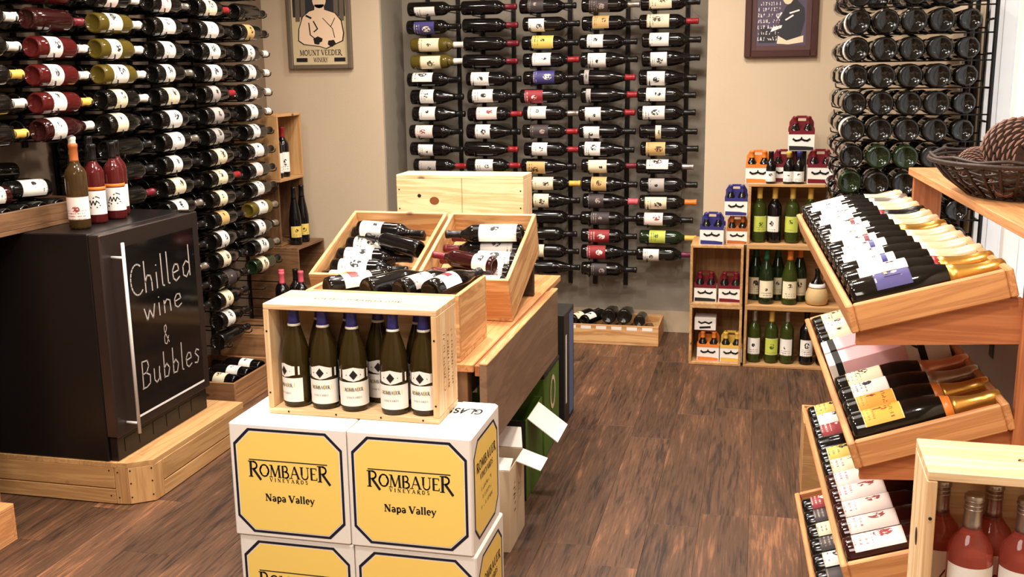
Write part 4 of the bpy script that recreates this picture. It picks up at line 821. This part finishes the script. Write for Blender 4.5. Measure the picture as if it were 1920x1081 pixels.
# ================================================================== corner crates, left of the island
lc = crate('wine_crate', 'open brown crate on the floor with three bottles lying in it, right of the fridge', (-2.80, 4.285, .0005), (.39, .46, .135), mat='tan', t=.014, end_split=2)
for k, (y, lb) in enumerate(((4.36, 'cream'), (4.49, 'white'), (4.62, 'white'))):
    bottle('black bottle with %s label lying in the low brown crate, %s' % (('cream', 'white', 'white')[k], ('nearest', 'middle', 'farthest')[k]), (-2.435, y, .118), (-1, .15, -.0), (.15, -.25, .9), 'bordeaux', 'glass_black', lb, 'black', (.05, .12), 70)
board('inner_floor', lc, (.195, .23, .07), (.355, .42, .01), 'aged')
crate('wine_crate', 'closed reddish brown crate lying on the floor beneath the left rack', (-2.86, 4.96, .0005), (.50, .32, .20), mat='tan', open_=None, end_split=2)
cC = crate('wine_crate', 'lowest crate of the corner stack, open to the right, two bottles on it', (LW+.03, 5.42, .2905), (.31, .37, .305), mat='aged', open_='+X', end_split=2)
crate('wine_crate', 'closed crate at the very bottom of the corner stack', (LW+.03, 5.42, .0005), (.31, .37, .288), mat='aged', open_=None)
cB = crate('wine_crate', 'middle crate of the corner stack, sheltering two yellow-label bottles', (LW+.03, 5.44, .597), (.20, .34, .385), mat='aged', open_='+X')
cA = crate('wine_crate', 'top crate of the corner stack, open to the right with two red-capped bottles', (LW+.03, 5.33, .983), (.27, .31, .375), mat='pallet', open_='+X')
for k, y in enumerate((5.54, 5.645)):
    bottle('tall black bottle with yellow label, %s one on the corner crates' % ('left', 'right')[k], (-2.645, y, .597), (0, 0, 1), (.6, -.8, 0), 'hock', 'glass_black', 'yellow', 'black', (.045, .11), 55, cat='bottle')
for k, y in enumerate((5.43, 5.515)):
    bottle('red-capped bottle with white label, %s one in the top corner crate' % ('left', 'right')[k], (-2.685, y, .998), (0, 0, 1), (.7, -.7, 0), 'bordeaux', 'glass_black', 'white', 'red', (.03, .15), 60, scale=.95)
cD = crate('wine_crate', 'aged crate on the floor with four standing bottles, hidden behind the island crates', (-2.62, 5.02, .0005), (.42, .30, .22), mat='aged', open_=None)
for k, (x, y, cp) in enumerate(((-2.56, 5.15, 'pink'), (-2.49, 5.18, 'black'), (-2.435, 5.13, 'pink'), (-2.525, 5.08, 'pink'))):
    bottle('standing bottle with %s capsule, %s in the group behind the island crates' % (('pink', 'black', 'pink', 'pink')[k], ('left', 'middle', 'right', 'front')[k]), (x, y, .2215), (0, 0, 1), (.2, -1, 0), 'bordeaux', 'glass_black', 'dim', cp)
for k, (x, y) in enumerate(((-2.33, 5.17), (-2.26, 5.22))):
    bottle('dark standing bottle, %s of the pair right of the pink-capped ones' % ('left', 'right')[k], (x, y, .2215), (0, 0, 1), (.2, -1, 0), 'hock', 'glass_black', None, 'black')
# ================================================================== back of the room: floor crate
fc = crate('wine_crate', 'low pine crate on the floor under the alcove rack, full of lying bottles', (-1.105, 5.822, .0005), (.565, .32, .118), mat='pine', t=.013)
for k in range(6): flat_print('price_tag', fc, ([(-.03, -.010), (.03, -.010), (.03, .010), (-.03, .010)], [(0, 1, 2, 3)]), lambda a, q, k=k: (.05+.09*k+a, -.0007, .100+q-(.03 if k == 6 else 0)), 'white_card')
cr2 = crate('wine_crate', 'small pine crate end poking out left of the low floor crate', (-1.36, 5.84, .0005), (.245, .30, .115), mat='pine', t=.013)
fb = [(-1.05, .105, 'black', None), (-.955, .118, 'black', None), (-.865, .125, None, None), (-.775, .125, None, None), (-.69, .115, None, None), (-.605, .10, None, None)]
for k in range(6): bottle('dark bottle base, %s from the left in the lower row of the low floor crate' % ws[k], (-1.05+.087*k, 5.842, .062), (0, 1, -.03), (0, -.3, 1), 'bordeaux', 'glass_mag', None, 'black', scale=.93)
for k, (x, z, s_) in enumerate(((-.835, .162, 1.0), (-.745, .162, 1.0), (-.655, .140, .9))): bottle('dark bottle base on top of the low floor crate, %s one' % ('left', 'middle', 'right')[k], (x, 5.838, z+.004), (0, 1, -.08), (0, -.2, 1), 'champagne' if k < 2 else 'bordeaux', 'glass_mag', None, 'black', scale=s_)
for k, (x, lb) in enumerate(((-1.055, 'cream'), (-.985, 'white'))): bottle('bottle with %s label leaning on the left of the low floor crate' % ('cream', 'white')[k], (x, 5.85, .130), (.45, .85, .05), (-.25, -.6, .8), 'bordeaux', 'glass_mag', lb, 'black', (.02, .10), 70, scale=.9)
bottle('dark bottle base sticking up over the small pine crate end', (-1.18, 5.845, .148), (0, 1, -.12), (0, -.2, 1), 'champagne', 'glass_mag', None, 'black')
for k in range(2): bottle('dark bottle lying in the small pine crate end, %s of two' % ('left', 'right')[k], (-1.27+.1*k, 5.86, .058), (0, 1, .0), (0, -.2, 1), 'bordeaux', 'glass_mag', None, 'black', scale=.93)
# ================================================================== shelf of stacked crates, right of the alcove
SY = 5.50
def shelf(label, x, z, w, h): return crate('shelf_crate', label, (x, SY, z), (w, .298, h), mat='aged' if False else 'pallet', open_='-Y', t=.014)
sh = .3285
shelf('lower left shelf crate holding orange and yellow carriers', -.345, .0005, .278, sh)
shelf('upper left shelf crate holding two red carriers', -.347, .0005+sh+.0005, .278, sh)
for k, nm in enumerate(('bottom right shelf crate of green and dark bottles', 'middle right shelf crate with the straw flask', 'top right shelf crate of green and black bottles under the carriers')): shelf(nm, -.055, .0005+k*(sh+.0005), .505, sh)
z1, z2, z3 = .0155, .0155+sh+.0005, .0155+2*(sh+.0005)
tops_l, tops_r = .0005+2*(sh+.0005)+.0004, .0005+3*(sh+.0005)+.0004
def carrier(text, x, y, z, col, s=1.0, yaw=0., bottles=True, white_dark=False):
    t = thing('bottle_carrier', text, 'carrier', (x, y, z), Matrix.Rotation(yaw, 3, 'Z')); w, d, h = .118*s, .118*s, .082*s
    for sz, c_ in (((w, .0015, h), (0, -d/2, h/2)), ((w, .0015, h), (0, d/2, h/2)), ((.0015, d-.002, h), (-w/2+.001, 0, h/2)), ((.0015, d-.002, h), (w/2-.001, 0, h/2)), ((w-.004, d-.004, .0015), (0, 0, .001))): board('carton_side', t, c_, sz, 'white_card', 0)
    cut = [(-w/2, h), (w/2, h), (w/2, h+.055*s), (w/2-.012*s, h+.072*s), (w/2-.034*s, h+.06*s), (.016*s, h+.024*s), (-.016*s, h+.024*s), (-w/2+.034*s, h+.06*s), (-w/2+.012*s, h+.072*s), (-w/2, h+.055*s)]
    lo = [(-w/2, h-.004), (w/2, h-.004), (w/2, h+.018*s), (w/2-.004, h+.03*s), (.045*s, h+.012*s), (.012*s, h+.012*s), (0, h+.03*s), (-.012*s, h+.012*s), (-.045*s, h+.012*s), (-w/2+.004, h+.03*s), (-w/2, h+.018*s)]
    link('front_collar', prism(lo, -d/2-.0022, -d/2-.0009, 'XZ'), 'cap_'+col, t); link('rear_collar', prism(lo, d/2+.0009, d/2+.0022, 'XZ'), 'cap_'+col, t)
    hp = [(-w/2+.003, .004), (w/2-.003, .004), (w/2-.003, h+.05*s), (w/2-.02*s, h+.078*s), (.03*s, h+.078*s), (.024*s, h+.055*s), (-.024*s, h+.055*s), (-.03*s, h+.078*s), (-w/2+.02*s, h+.078*s), (-w/2+.003, h+.05*s)]
    hpn = link('handle_panel', prism(hp, -.001, .001, 'XZ'), 'cap_'+col, t)
    link('handle_grip', prism([(-.024*s, h+.068*s), (.024*s, h+.068*s), (.024*s, h+.08*s), (-.024*s, h+.08*s)], -.0012, .0012, 'XZ'), 'cap_'+col, hpn)
    flat_print('emblem', t, merge(ribbon([(-.038*s, .052*s), (-.026*s, .044*s), (-.012*s, .046*s), (0, .052*s), (.012*s, .046*s), (.026*s, .044*s), (.038*s, .052*s)], .009*s), ribbon([(0, .056*s), (0, .062*s)], .006*s)), lambda a, q: (a, -d/2-.0024, q+.004*s), 'black_print')
    flat_print('base_print', t, ([(-w/2+.004, .004), (w/2-.004, .004), (w/2-.004, .018*s), (.02*s, .022*s), (-w/2+.004, .024*s)], [(0, 1, 2, 3, 4)]), lambda a, q: (a, -d/2-.0024, q), 'dark_card' if white_dark else 'cap_'+col)
    if bottles:
        for sx in (-1, 1):
            p = Matrix.Rotation(yaw, 3, 'Z') @ Vector((sx*.030*s, -.030*s, 0))
            bottle('small bottle, front %s in the %s' % ('left' if sx < 0 else 'right', text.split(',')[0]), (x+p.x, y+p.y, z+.003), kind='mini', glass='glass_dark', lab=None, cap=col, name='mini_bottle', scale=.88*s, cz=.138)
    return t
yc = SY+.085
carrier('orange carrier on the shelf floor, bottom left crate', -.243, yc, z1, 'orange')
carrier('yellow carrier in the bottom left shelf crate', -.120, yc, z1, 'yellow')
wb = thing('white_carton', 'small white carton lying on top of the orange carrier in the bottom left crate', 'carton', (-.262, yc+.005, z1+.168)); board('carton_body', wb, (0, 0, .036), (.115, .11, .07), 'white_card', .002)
flat_print('emblem', wb, merge(ribbon([(-.035, .048), (-.02, .04), (0, .047), (.02, .04), (.035, .048)], .009), ribbon([(-.03, .015), (.03, .02)], .012)), lambda a, q: (a, -.0556, q), 'black_print')
carrier('left red carrier in the upper left shelf crate', -.266, yc, z2, 'wine', white_dark=True)
carrier('right red carrier in the upper left shelf crate', -.136, yc, z2, 'wine')
carrier('left blue carrier on the upper left shelf crate', -.236, yc-.01, tops_l, 'blue', 1.05, -.05)
carrier('brown and yellow carrier under the raised blue one', -.108, yc+.02, tops_l, 'copper', .93)
carrier('raised blue carrier, stacked on the brown and yellow one', -.118, yc+.02, tops_l+.1535, 'blue', 1.0)
carrier('orange carrier, leftmost on top of the right shelf crates', -.012, yc, tops_r, 'orange', 1.05)
carrier('red carrier behind the small bottles, on the right shelf crates', .122, yc+.05, tops_r, 'wine', 1.05)
carrier('red carrier at the far right, on top of the shelf crates', .30, yc+.01, tops_r, 'wine', 1.08)
carrier('topmost red carrier, raised above the others on the right shelf', .202, yc+.06, tops_r+.165, 'wine', 1.1, white_dark=True)
st = thing('white_carton', 'hidden carton carrying the topmost red carrier', 'carton', (.215, yc+.12, tops_r)); board('carton_body', st, (-.012, -.01, .082), (.06, .10, .163), 'dark_card', .002)
for k, (x, cp, lb) in enumerate(((.053, 'black', 'white'), (.143, 'yellow', 'white'), (.195, 'blue', 'white'), (.372, 'black', 'white'))):
    bottle('small bottle with %s cap and white label, %s on top of the right shelf' % (cp, ('first', 'second', 'third', 'rightmost')[k]), (x, yc-.05, tops_r), kind='mini', glass='glass_dark', lab=lb, cap=cp, name='mini_bottle', scale=.93, lz=(.012, .07))
def sb(text, x, z, kind, g, lb, cp, turn=0., y=SY+.07, lz=None, sc=1., ang=62): bottle(text, (x, y, z), (0, 0, 1), (turn, -1, 0), kind, g, lb, cp, lz, ang, scale=sc, group=None)
for k, (x, g, lb, cp, tn, wd) in enumerate(((.004, 'glass_lime', 'lime', 'yellow', .3, 'green bottle with lime label, left'), (.082, 'glass_black', 'white', 'tan', -.5, 'black bottle with white label, second'), (.172, 'glass_lime', 'lime', 'yellow', -.2, 'green bottle with lime and white label, third'), (.262, 'glass_lime', 'white', 'yellow', -.5, 'green bottle with white label, fourth'), (.35, 'glass_dark', 'white', 'silver', .2, 'dark bottle, rightmost'))):
    sb('%s in the top right shelf crate' % wd, x, z3, 'bordeaux', g, lb, 'yellow' if cp == 'tan' else cp, tn, lz=(.06, .145), sc=.97)
for k, (x, y, g, lb, cp, wd) in enumerate(((.052, .06, 'glass_green', 'cream', 'green', 'green-capped bottle with white label'), (.172, .06, 'glass_lime', 'cream', 'orange', 'orange-capped bottle with white label'), (-.005, .15, 'glass_green', 'cream', 'green', 'green-capped bottle at the back left'), (.112, .16, 'glass_green', 'cream', 'green', 'bottle at the back between the two capped ones'), (.225, .15, 'glass_green', 'cream', 'orange', 'bottle at the back behind the straw flask'))):
    sb('%s in the middle right shelf crate' % wd, x, z2, 'burgundy', g, lb, cp, .05, SY+y, (.035, .145) if False else (.035, .13), .98, 60)
for k, (x, g, lb, cp, tn, wd) in enumerate(((.0, 'glass_lime', 'white', 'silver', -.1, 'green bottle with white label, first'), (.09, 'glass_lime', 'lime', 'yellow', .1, 'green bottle with lime label, second'), (.172, 'glass_lime', 'white', 'silver', -.3, 'green bottle with white label, third'), (.272, 'glass_black', 'white', 'black', .1, 'dark bottle with white label, fourth'), (.36, 'glass_black', 'grey', 'black', .1, 'dark bottle with grey label, last'))):
    sb('%s in the bottom right shelf crate' % wd, x, z1, 'bordeaux', g, lb, cp, tn, lz=(.05, .145), sc=.95)
fs = thing('straw_flask', 'round-bellied flask with straw jacket in the middle right shelf crate', 'bottle', (.315, SY+.075, z2))
v, f = lathe([(.035, 0), (.052, .004), (.06, .03), (.058, .06), (.048, .085), (.044, .09)], 18); link('straw_jacket', mesh('straw', v, f, True), 'straw', fs)
v, f = lathe([(.030, .085), (.044, .0905), (.036, .112), (.02, .132), (.0135, .15), (.013, .178), (.015, .18), (.0148, .19), (.012, .191)], 16); link('glass_body', mesh('flask', v, f, True), 'glass_dark', fs)
v, f = lathe([(.0440, .093), (.0455, .0955), (.0395, .112), (.0372, .113)], 16); link('neck_label', mesh('flask_label', v, f, True), 'white_card', fs)
# ================================================================== tray display against the window wall
DYAW = math.radians(2.4); DZ = Matrix.Rotation(DYAW, 3, 'Z'); DO = Vector((.190, 2.25, 0))
ds = thing('display_stand', 'oak display stand with sloping trays of bottles, right side of the aisle', 'shelving', tuple(DO), DZ)
DL = 1.32
def dp(n_, x0, x1, y0, y1, z0, z1, mat, bev=.002): return board(n_, ds, ((x0+x1)/2, (y0+y1)/2, (z0+z1)/2), (x1-x0, y1-y0, z1-z0), mat, bev)
dp('upright', .352, .44, .0, .022, 0, 1.228, 'redoak'); dp('upright', .352, .44, DL-.022, DL, 0, 1.228, 'redoak'); dp('upright', .353, .375, DL/2-.01, DL/2+.01, 0, .78, 'redoak')
dp('top_shelf', .340, .590, -.02, DL+.02, 1.229, 1.252, 'oak'); dp('back_panel', .43, .442, .024, DL-.024, .05, 1.0, 'taupe_panel')
dp('price_plate', .428, .4295, .50, .54, .84, .93, 'dark_card', 0)
TR = [(-.003, 1.078, 15.7, 1.44), (.017, .770, 19.0, 1.17), (.016, .480, 18.0, 1.12), (.004, .190, 18.0, 1.10)]
names = ['topmost', 'second', 'third', 'lowest']
trays = []
TWD, THT, TT = .340, .062, .016
for k, (tx, tz, ta, L) in enumerate(TR):
    rm = DZ @ Matrix.Rotation(-math.radians(ta), 3, 'Y'); org = DO + DZ @ Vector((tx, 0, tz))
    t = thing('display_tray', '%s sloping oak tray of the display stand, holding lying bottles' % names[k], 'tray', tuple(org), rm)
    trays.append((org, rm, L))
    board('front_rail', t, (TT/2, L/2, -THT/2), (TT, L, THT), 'oak', .003); board('back_rail', t, (TWD-TT/2, L/2, -THT/2), (TT, L, THT), 'oak', .003)
    board('end_board', t, (TWD/2, TT/2, -THT/2), (TWD-2*TT-.001, TT, THT), 'oak', .003); board('end_board', t, (TWD/2, L-TT/2, -THT/2), (TWD-2*TT-.001, TT, THT), 'oak', .003)
    board('tray_bottom', t, (TWD/2, L/2, -THT+.005), (TWD-2*TT-.001, L-2*TT-.001, .008), 'redoak', 0, axis='Y')
    # sloping brackets of the stand below this tray
    sa = math.radians(ta); c_, s_ = math.cos(sa), math.sin(sa)
    def low(u): return (tx + u*c_ + (THT+.002)*s_, tz + u*s_ - (THT+.002)*c_)
    a, b = low(.012), low(.318)
    for y0 in (.016, L/2, L-.05):
        link('bracket', prism([a, b, (.352, b[1]), (.352, a[1]-.015), (a[0], a[1]-.030)], y0, y0+.020, 'XZ'), 'redoak_X', ds)
def tray_bottle(k, i, v_, text, kind='champagne', glass='glass_dark', lab='white', cap='gold', lz=None, up=(-.12, -.1, 1), lift=0., neck=None, u0=.019, sc=1., name='wine_bottle', ang=56, cz=None):
    org, rm, L = trays[k]; r = BR[kind]*sc
    p = org + rm @ Vector((u0, v_, -THT+.0092+r+lift))
    return bottle(text, p, rm @ Vector((1, 0, 0)), rm @ Vector(up), kind, glass, lab, cap, lz, ang, name=name, neck=neck, scale=sc, cz=cz, group='bottles in the %s display tray' % names[k])
NN = ['nearest', 'second', 'third', 'fourth', 'fifth', 'sixth', 'seventh', 'eighth', 'ninth', 'tenth', 'eleventh', 'twelfth', 'thirteenth', 'fourteenth', 'fifteenth']
t1 = [('blue', 'gold'), ('white', 'gold'), ('white', 'whitegold'), ('white', 'whitegold'), ('white', 'whitegold'), ('white', 'whitegold'), ('cream', 'gold'), ('white', 'whitegold'), ('white', 'whitegold'), ('pinkish', 'black'), ('white', 'whitegold'), ('white', 'whitegold'), ('white', 'silver'), ('white', 'whitegold')]
CW = {'gold': 'gold', 'whitegold': 'pale gold', 'black': 'black', 'silver': 'silver', 'orange': 'orange', 'rosegold': 'rose gold', 'wine': 'dark red', 'white': 'white'}
for i_, (lb, cp) in enumerate(t1):
    b_ = tray_bottle(0, i_, .075+.0985*i_, 'sparkling wine bottle with %s label and %s foil, %s in the topmost tray' % (LN[lb], CW[cp], NN[i_]), lab=lb, cap=cp, lz=(.022+.012*((i_*7) % 3), .120+.010*((i_*5) % 3)) if i_ else (.055, .13), name='sparkling_wine_bottle', ang=44 if i_ else 60)
    if i_ in (2, 4, 5, 8): link('label_stripe', patch_mesh('champagne', .10, .112, 40, off=.0013), 'cap_blue' if i_ in (2, 4) else 'cap_wine', b_)
    if i_ in (1, 9): link('neck_tag', ring_mesh('champagne', .196, .208), 'cap_red', b_)
    if i_ == 0:
        flat_print('gold_emblem', b_, merge(([(-.022, .072), (.022, .072), (.022, .114), (-.022, .114)], [(0, 1, 2, 3)])), wrap(.0452, 0), 'cap_gold')
        flat_print('emblem_field', b_, merge(([(-.018, .076), (.018, .076), (.018, .110), (-.018, .110)], [(0, 1, 2, 3)])), wrap(.0457, 0), 'black_print')
        flat_print('emblem_letter', b_, merge(ribbon([(-.008, .080), (-.008, .105)], .006), ribbon([(-.008, .082), (.009, .082)], .006)), wrap(.0461, 0), 'cap_gold')
t2 = [('orange', 'gold', 'champagne'), ('orange', 'gold', 'champagne'), ('white', 'silver', 'champagne'), ('cream', 'rosegold', 'champagne')]
for i_, (lb, cp, kd) in enumerate(t2):
    b_ = tray_bottle(1, i_, .075+.0975*i_, 'sparkling wine bottle with %s label and %s foil, %s in the second tray' % (LN.get(lb, lb), CW[cp], NN[i_]), kind=kd, lab=lb, cap=cp, lz=(.03, .115), name='sparkling_wine_bottle', cz=.218 if i_ < 2 else None)
    if i_ < 2: link('neck_band', ring_mesh('champagne', .198, .217), 'cap_orange', b_); flat_print('label_lettering', b_, merge(shift(glyph_noise(12, .008, 90+i_), 0, .088), ribbon([(0, .055), (0, .075)], .004)), lambda a, q: wrap(.0453, 0)(a, q), 'brown_print')
plain('pink_print', (246, 190, 196), .6)
org, rm, L = trays[1]
for i_ in range(2):
    v_ = .46+.128*i_
    g = thing('gift_box', '%s pink and white gift box with black ribbon, in the second tray' % ('nearer', 'farther')[i_], 'box', tuple(org+rm @ Vector((.02, v_, -THT+.0095))), rm)
    board('box_body', g, (.148, .055, .047), (.296, .110, .094), 'white_card', .002); board('pink_sleeve', g, (.115, .055, .0475), (.16, .1106, .0946), 'pink_print', .001)
    for u in (.025, .23): board('ribbon', g, (u, .055, .0474), (.018, .1112, .0952), 'black_print', .0005)
    if i_ == 0:
        v, f = tube([(.21, .06, .096), (.19, .03, .11), (.20, .0, .1), (.22, -.02, .085)], .003, 6); v2, f2 = tube([(.21, .06, .096), (.235, .03, .12), (.25, .06, .11), (.215, .065, .097)], .003, 6); V, F = merge((v, f), (v2, f2)); link('ribbon_bow', mesh('bow', V, F, True), 'black_print', g)
for i_ in range(4): tray_bottle(1, 4+i_, .74+.1*i_, 'dark bottle with %s label, %s beyond the gift boxes in the second tray' % (('white', 'cream')[i_ % 2], NN[i_]), lab=('white', 'cream')[i_ % 2], cap='black', kind='burgundy', lz=(.03, .11))
t3 = [('pinkish', 'wine', 'glass_red')]*5 + [('cream', 'black', 'glass_black'), ('yellow', 'gold', 'glass_black'), (None, 'black', 'glass_black'), ('red', 'black', 'glass_black'), ('white', 'black', 'glass_black'), ('yellow', 'black', 'glass_black')]
for i_, (lb, cp, g) in enumerate(t3): tray_bottle(2, i_, .068+.0955*i_, '%s bottle with %s label, %s in the third tray' % ('dark red' if g == 'glass_red' else 'black', LN.get(lb, 'no'), NN[i_]), kind='burgundy', glass=g, lab=lb, cap=cp, lz=(.022, .136))
t4 = ['white', 'dim', 'white', None, 'dim', 'white', 'dim', 'cream', 'dim', 'red']
for i_, lb in enumerate(t4): tray_bottle(3, i_, .075+.0985*i_, 'black bottle with %s label, %s in the lowest tray' % (LN.get(lb, 'no'), NN[i_]), kind='burgundy', glass='glass_black', lab=lb, cap='black', lz=(.03, .13))
# open carton at the far end of the stand
oc = crate('wine_crate', 'thin pale crate on the floor at the far end of the display stand', (.190, 3.78, .0005), (.30, .22, .29), mat='pallet', open_='+Z', t=.01)
for k in range(3): bottle('bottle standing in the pale crate past the display stand, %s' % ('left', 'middle', 'right')[k], (.245+.09*k, 3.86, .012), (0, 0, 1), (-.5, -1, 0), 'bordeaux', 'glass_black', ('white', 'white', 'cream')[k], ('red', 'white', 'black')[k])
# ---- wire basket of pine cones on the top shelf
bc = DO + DZ @ Vector((.452, .585, 1.2526))
bk = thing('wicker_basket', 'dark woven basket of pine cones on the oak top shelf', 'basket', tuple(bc), DZ)
def ring(rx_, ry_, z, ph=0., wob=0., n=36): return [(rx_*math.cos(2*PI*q/n), ry_*math.sin(2*PI*q/n), z+wob*math.sin(2*PI*q*9/n+ph)) for q in range(n+1)]
BX0, BY0, BX1, BY1, BH = .095, .15, .185, .25, .082
V, F = merge(*[tube(ring(BX0+(BX1-BX0)*t_, BY0+(BY1-BY0)*t_, .008+BH*t_, k*PI, .006), .0042, 5, False) for k, t_ in enumerate([0, .12, .24, .36, .5, .62, .74, .86])]); link('weave', mesh('weave', V, F, True), 'wicker', bk)
V, F = merge(tube(ring(BX1+.004, BY1+.004, BH+.008), .007, 7, False), tube(ring(BX1+.002, BY1+.002, BH+.018, 0, .004), .005, 6, False)); link('rim', mesh('rim', V, F, True), 'wicker', bk)
for q in range(28):
    a = 2*PI*q/28; c_, s_ = math.cos(a), math.sin(a)
    v, f = tube([(BX0*c_, BY0*s_, .004), ((BX0*.4+BX1*.6)*c_, (BY0*.4+BY1*.6)*s_, BH*.55), (BX1*c_, BY1*s_, BH+.008)], .0042, 5); link('stake', mesh('stake', v, f, True), 'wicker', bk)
n_ = 24; v = [(0, 0, .006)] + [((BX0+.003)*math.cos(2*PI*q/n_), (BY0+.003)*math.sin(2*PI*q/n_), .006) for q in range(n_)] + [((BX0+.003)*math.cos(2*PI*q/n_), (BY0+.003)*math.sin(2*PI*q/n_), .0005) for q in range(n_)]
link('base', mesh('base', v, [(0, 1+q, 1+(q+1) % n_) for q in range(n_)] + [(1+q, n_+1+q, n_+1+(q+1) % n_, 1+(q+1) % n_) for q in range(n_)] + [tuple(range(n_+1, 2*n_+1))[::-1]]), 'wicker', bk)
def cone(text, loc, axis, Lc, Rc, seed):
    r = random.Random(seed); t = thing('pine_cone', text, 'pine cone', tuple(loc), frame_from(axis, (.1, -1, .2)), 'pine cones in the basket')
    v, f = lathe([(.1*Rc, 0), (.55*Rc, .12*Lc), (.62*Rc, .4*Lc), (.42*Rc, .75*Lc), (.1*Rc, .98*Lc)], 12); link('core', mesh('core', v, f, True), 'pine_cone', t)
    V, F, V2, F2 = [], [], [], []; n = 280
    for k in range(n):
        q = (k+.5)/n; z = Lc*(.03+.95*q); rad = Rc*math.sin(PI*min(1, .16+.84*(q**.8)))**.75 if q < .9 else Rc*.45
        rad = Rc*(.35+.65*math.sin(PI*(.12+.8*q))); a = k*2.39996; up = -.1+.9*q
        d = Vector((math.cos(a), math.sin(a), 0)); s = Vector((-math.sin(a), math.cos(a), 0)); u = Vector((0, 0, 1))
        w = Rc*.135*(1.15-.6*q); out = (d + u*up).normalized(); nn = out.cross(s)
        p0 = d*rad*.35+u*(z-.02*Lc); p1 = d*rad*.35+out*rad*.62 + u*(z-.02*Lc); th = Rc*.06
        o = len(V); V += [p0-s*w*.5, p0+s*w*.5, p1+s*w, p1-s*w, p0-s*w*.5+nn*th*.5, p0+s*w*.5+nn*th*.5, p1+s*w*.8+nn*th, p1-s*w*.8+nn*th]
        F += [tuple(i_+o for i_ in q_) for q_ in ((0, 1, 2, 3), (7, 6, 5, 4), (0, 4, 5, 1), (1, 5, 6, 2), (3, 7, 4, 0))]
        tip = p1 + out*Rc*.05 + nn*th*.5; o2 = len(V2); V2 += [p1-s*w, p1+s*w, p1+s*w*.8+nn*th, p1-s*w*.8+nn*th, tip]; F2 += [tuple(i_+o2 for i_ in q_) for q_ in ((0, 1, 4), (1, 2, 4), (2, 3, 4), (3, 0, 4))]
    a_ = link('scales', mesh('scales', V, F), 'pine_cone', t); a_['kind'] = 'stuff'; b_ = link('scale_tips', mesh('tips', V2, F2), 'cone_tip', t); b_['kind'] = 'stuff'
    return t
def bl(p): return bc + DZ @ Vector(p)
cone('large pine cone heaped on top of the basket', bl((.03, -.13, .095)), (-.12, .95, .10), .24, .092, 1)
cone('pine cone in the near end of the basket, under the large one', bl((-.05, -.17, .045)), (.2, .6, .02), .14, .045, 2)
cone('pine cone at the aisle side of the basket', bl((-.085, -.02, .06)), (.15, .9, .1), .15, .05, 3)
cone('pine cone at the far end of the basket', bl((.05, .10, .06)), (-.5, .7, .1), .14, .055, 4)
# ---- rose crate at the lower right corner
RY = math.radians(-1); RM = Matrix.Rotation(RY, 3, 'Z'); RO = Vector((.276, 1.650, .615))
RWd, RDp, RHt = .345, .155, .335
rc = crate('wine_crate', 'pale pine crate of rose bottles, open to the front at the lower right', tuple(RO), (RWd, RDp, RHt), mat='pale', open_='-Y', rot=RM, t=.016)
flat_print('top_stamp', rc, text2d('Apalta', .024, 'hand', w=.085, slant=.35, stretch=1.25), lambda a, q: (.19-a, .085-q*.7, RHt+.0007), 'brown_print')
flat_print('top_stamp_small', rc, glyph_noise(9, .006, 77), lambda a, q: (.19-a, .055-q, RHt+.0007), 'pine_X')
hd = link('hand_hole', mesh('hole', [(-.0007, .075+.011*math.cos(2*PI*q/12), .19+.016*math.sin(2*PI*q/12)) for q in range(12)], [tuple(range(12))[::-1]]), 'black_print', rc)
nails(rc, [(.008, -.0006, .12), (.008, -.0006, .255)], '-Y', .003)
for k, (u, v_, tn) in enumerate(((.081, .052, .1), (.160, .052, 0), (.040, .109, .35), (.122, .109, .2), (.238, .052, 0), (.200, .109, 0))):
    p = RO + RM @ Vector((u, v_, .0166))
    f = RM @ Vector((math.sin(tn), -math.cos(tn), 0))
    t = thing('wine_bottle', 'pink rose bottle with silver screw cap, %s in the pale crate' % ('front left', 'front middle', 'back left', 'back middle', 'front right', 'back right')[k], 'bottle', tuple(p), frame_from((0, 0, 1), f), 'rose bottles in the pale crate')
    link('glass_body', body_mesh('bordeaux', 28), 'glass_blush', t); t.scale = (.93, .93, .885)
    sc_ = link('screw_cap', cap_mesh('bordeaux', .236), 'cap_silver', t)
    for zz in (.270, .278, .287): link('cap_ridge', ring_mesh('bordeaux', zz, zz+.004, off=.0016), 'cap_silver', sc_)
    lb_ = link('label', patch_mesh('bordeaux', .05, .170, 80, 18), 'label_blush' if 'label_blush' in MAT else 'white_card', t)
    flat_print('label_lettering', lb_, shift(text2d('HOO', .020, bold=1.3), -.0, .068), wrap(.0388, 0), 'black_print')
    flat_print('label_flourish', lb_, merge(ribbon([(-.012, .098), (-.004, .112), (.006, .106), (.012, .118)], .003), ribbon([(.002, .092), (.012, .1), (.02, .096)], .003)), lambda a, q: wrap(.0388, 0)(a, q+.02), 'cap_wine')
crate('wine_crate', 'pine crate carrying the crate of rose bottles', (.265, 1.64, .308), (.365, .20, .3065), mat='pale', open_=None)
crate('wine_crate', 'lowest pine crate under the rose bottles', (.265, 1.64, .0005), (.365, .20, .307), mat='pale', open_=None)
bpy.context.view_layer.update()
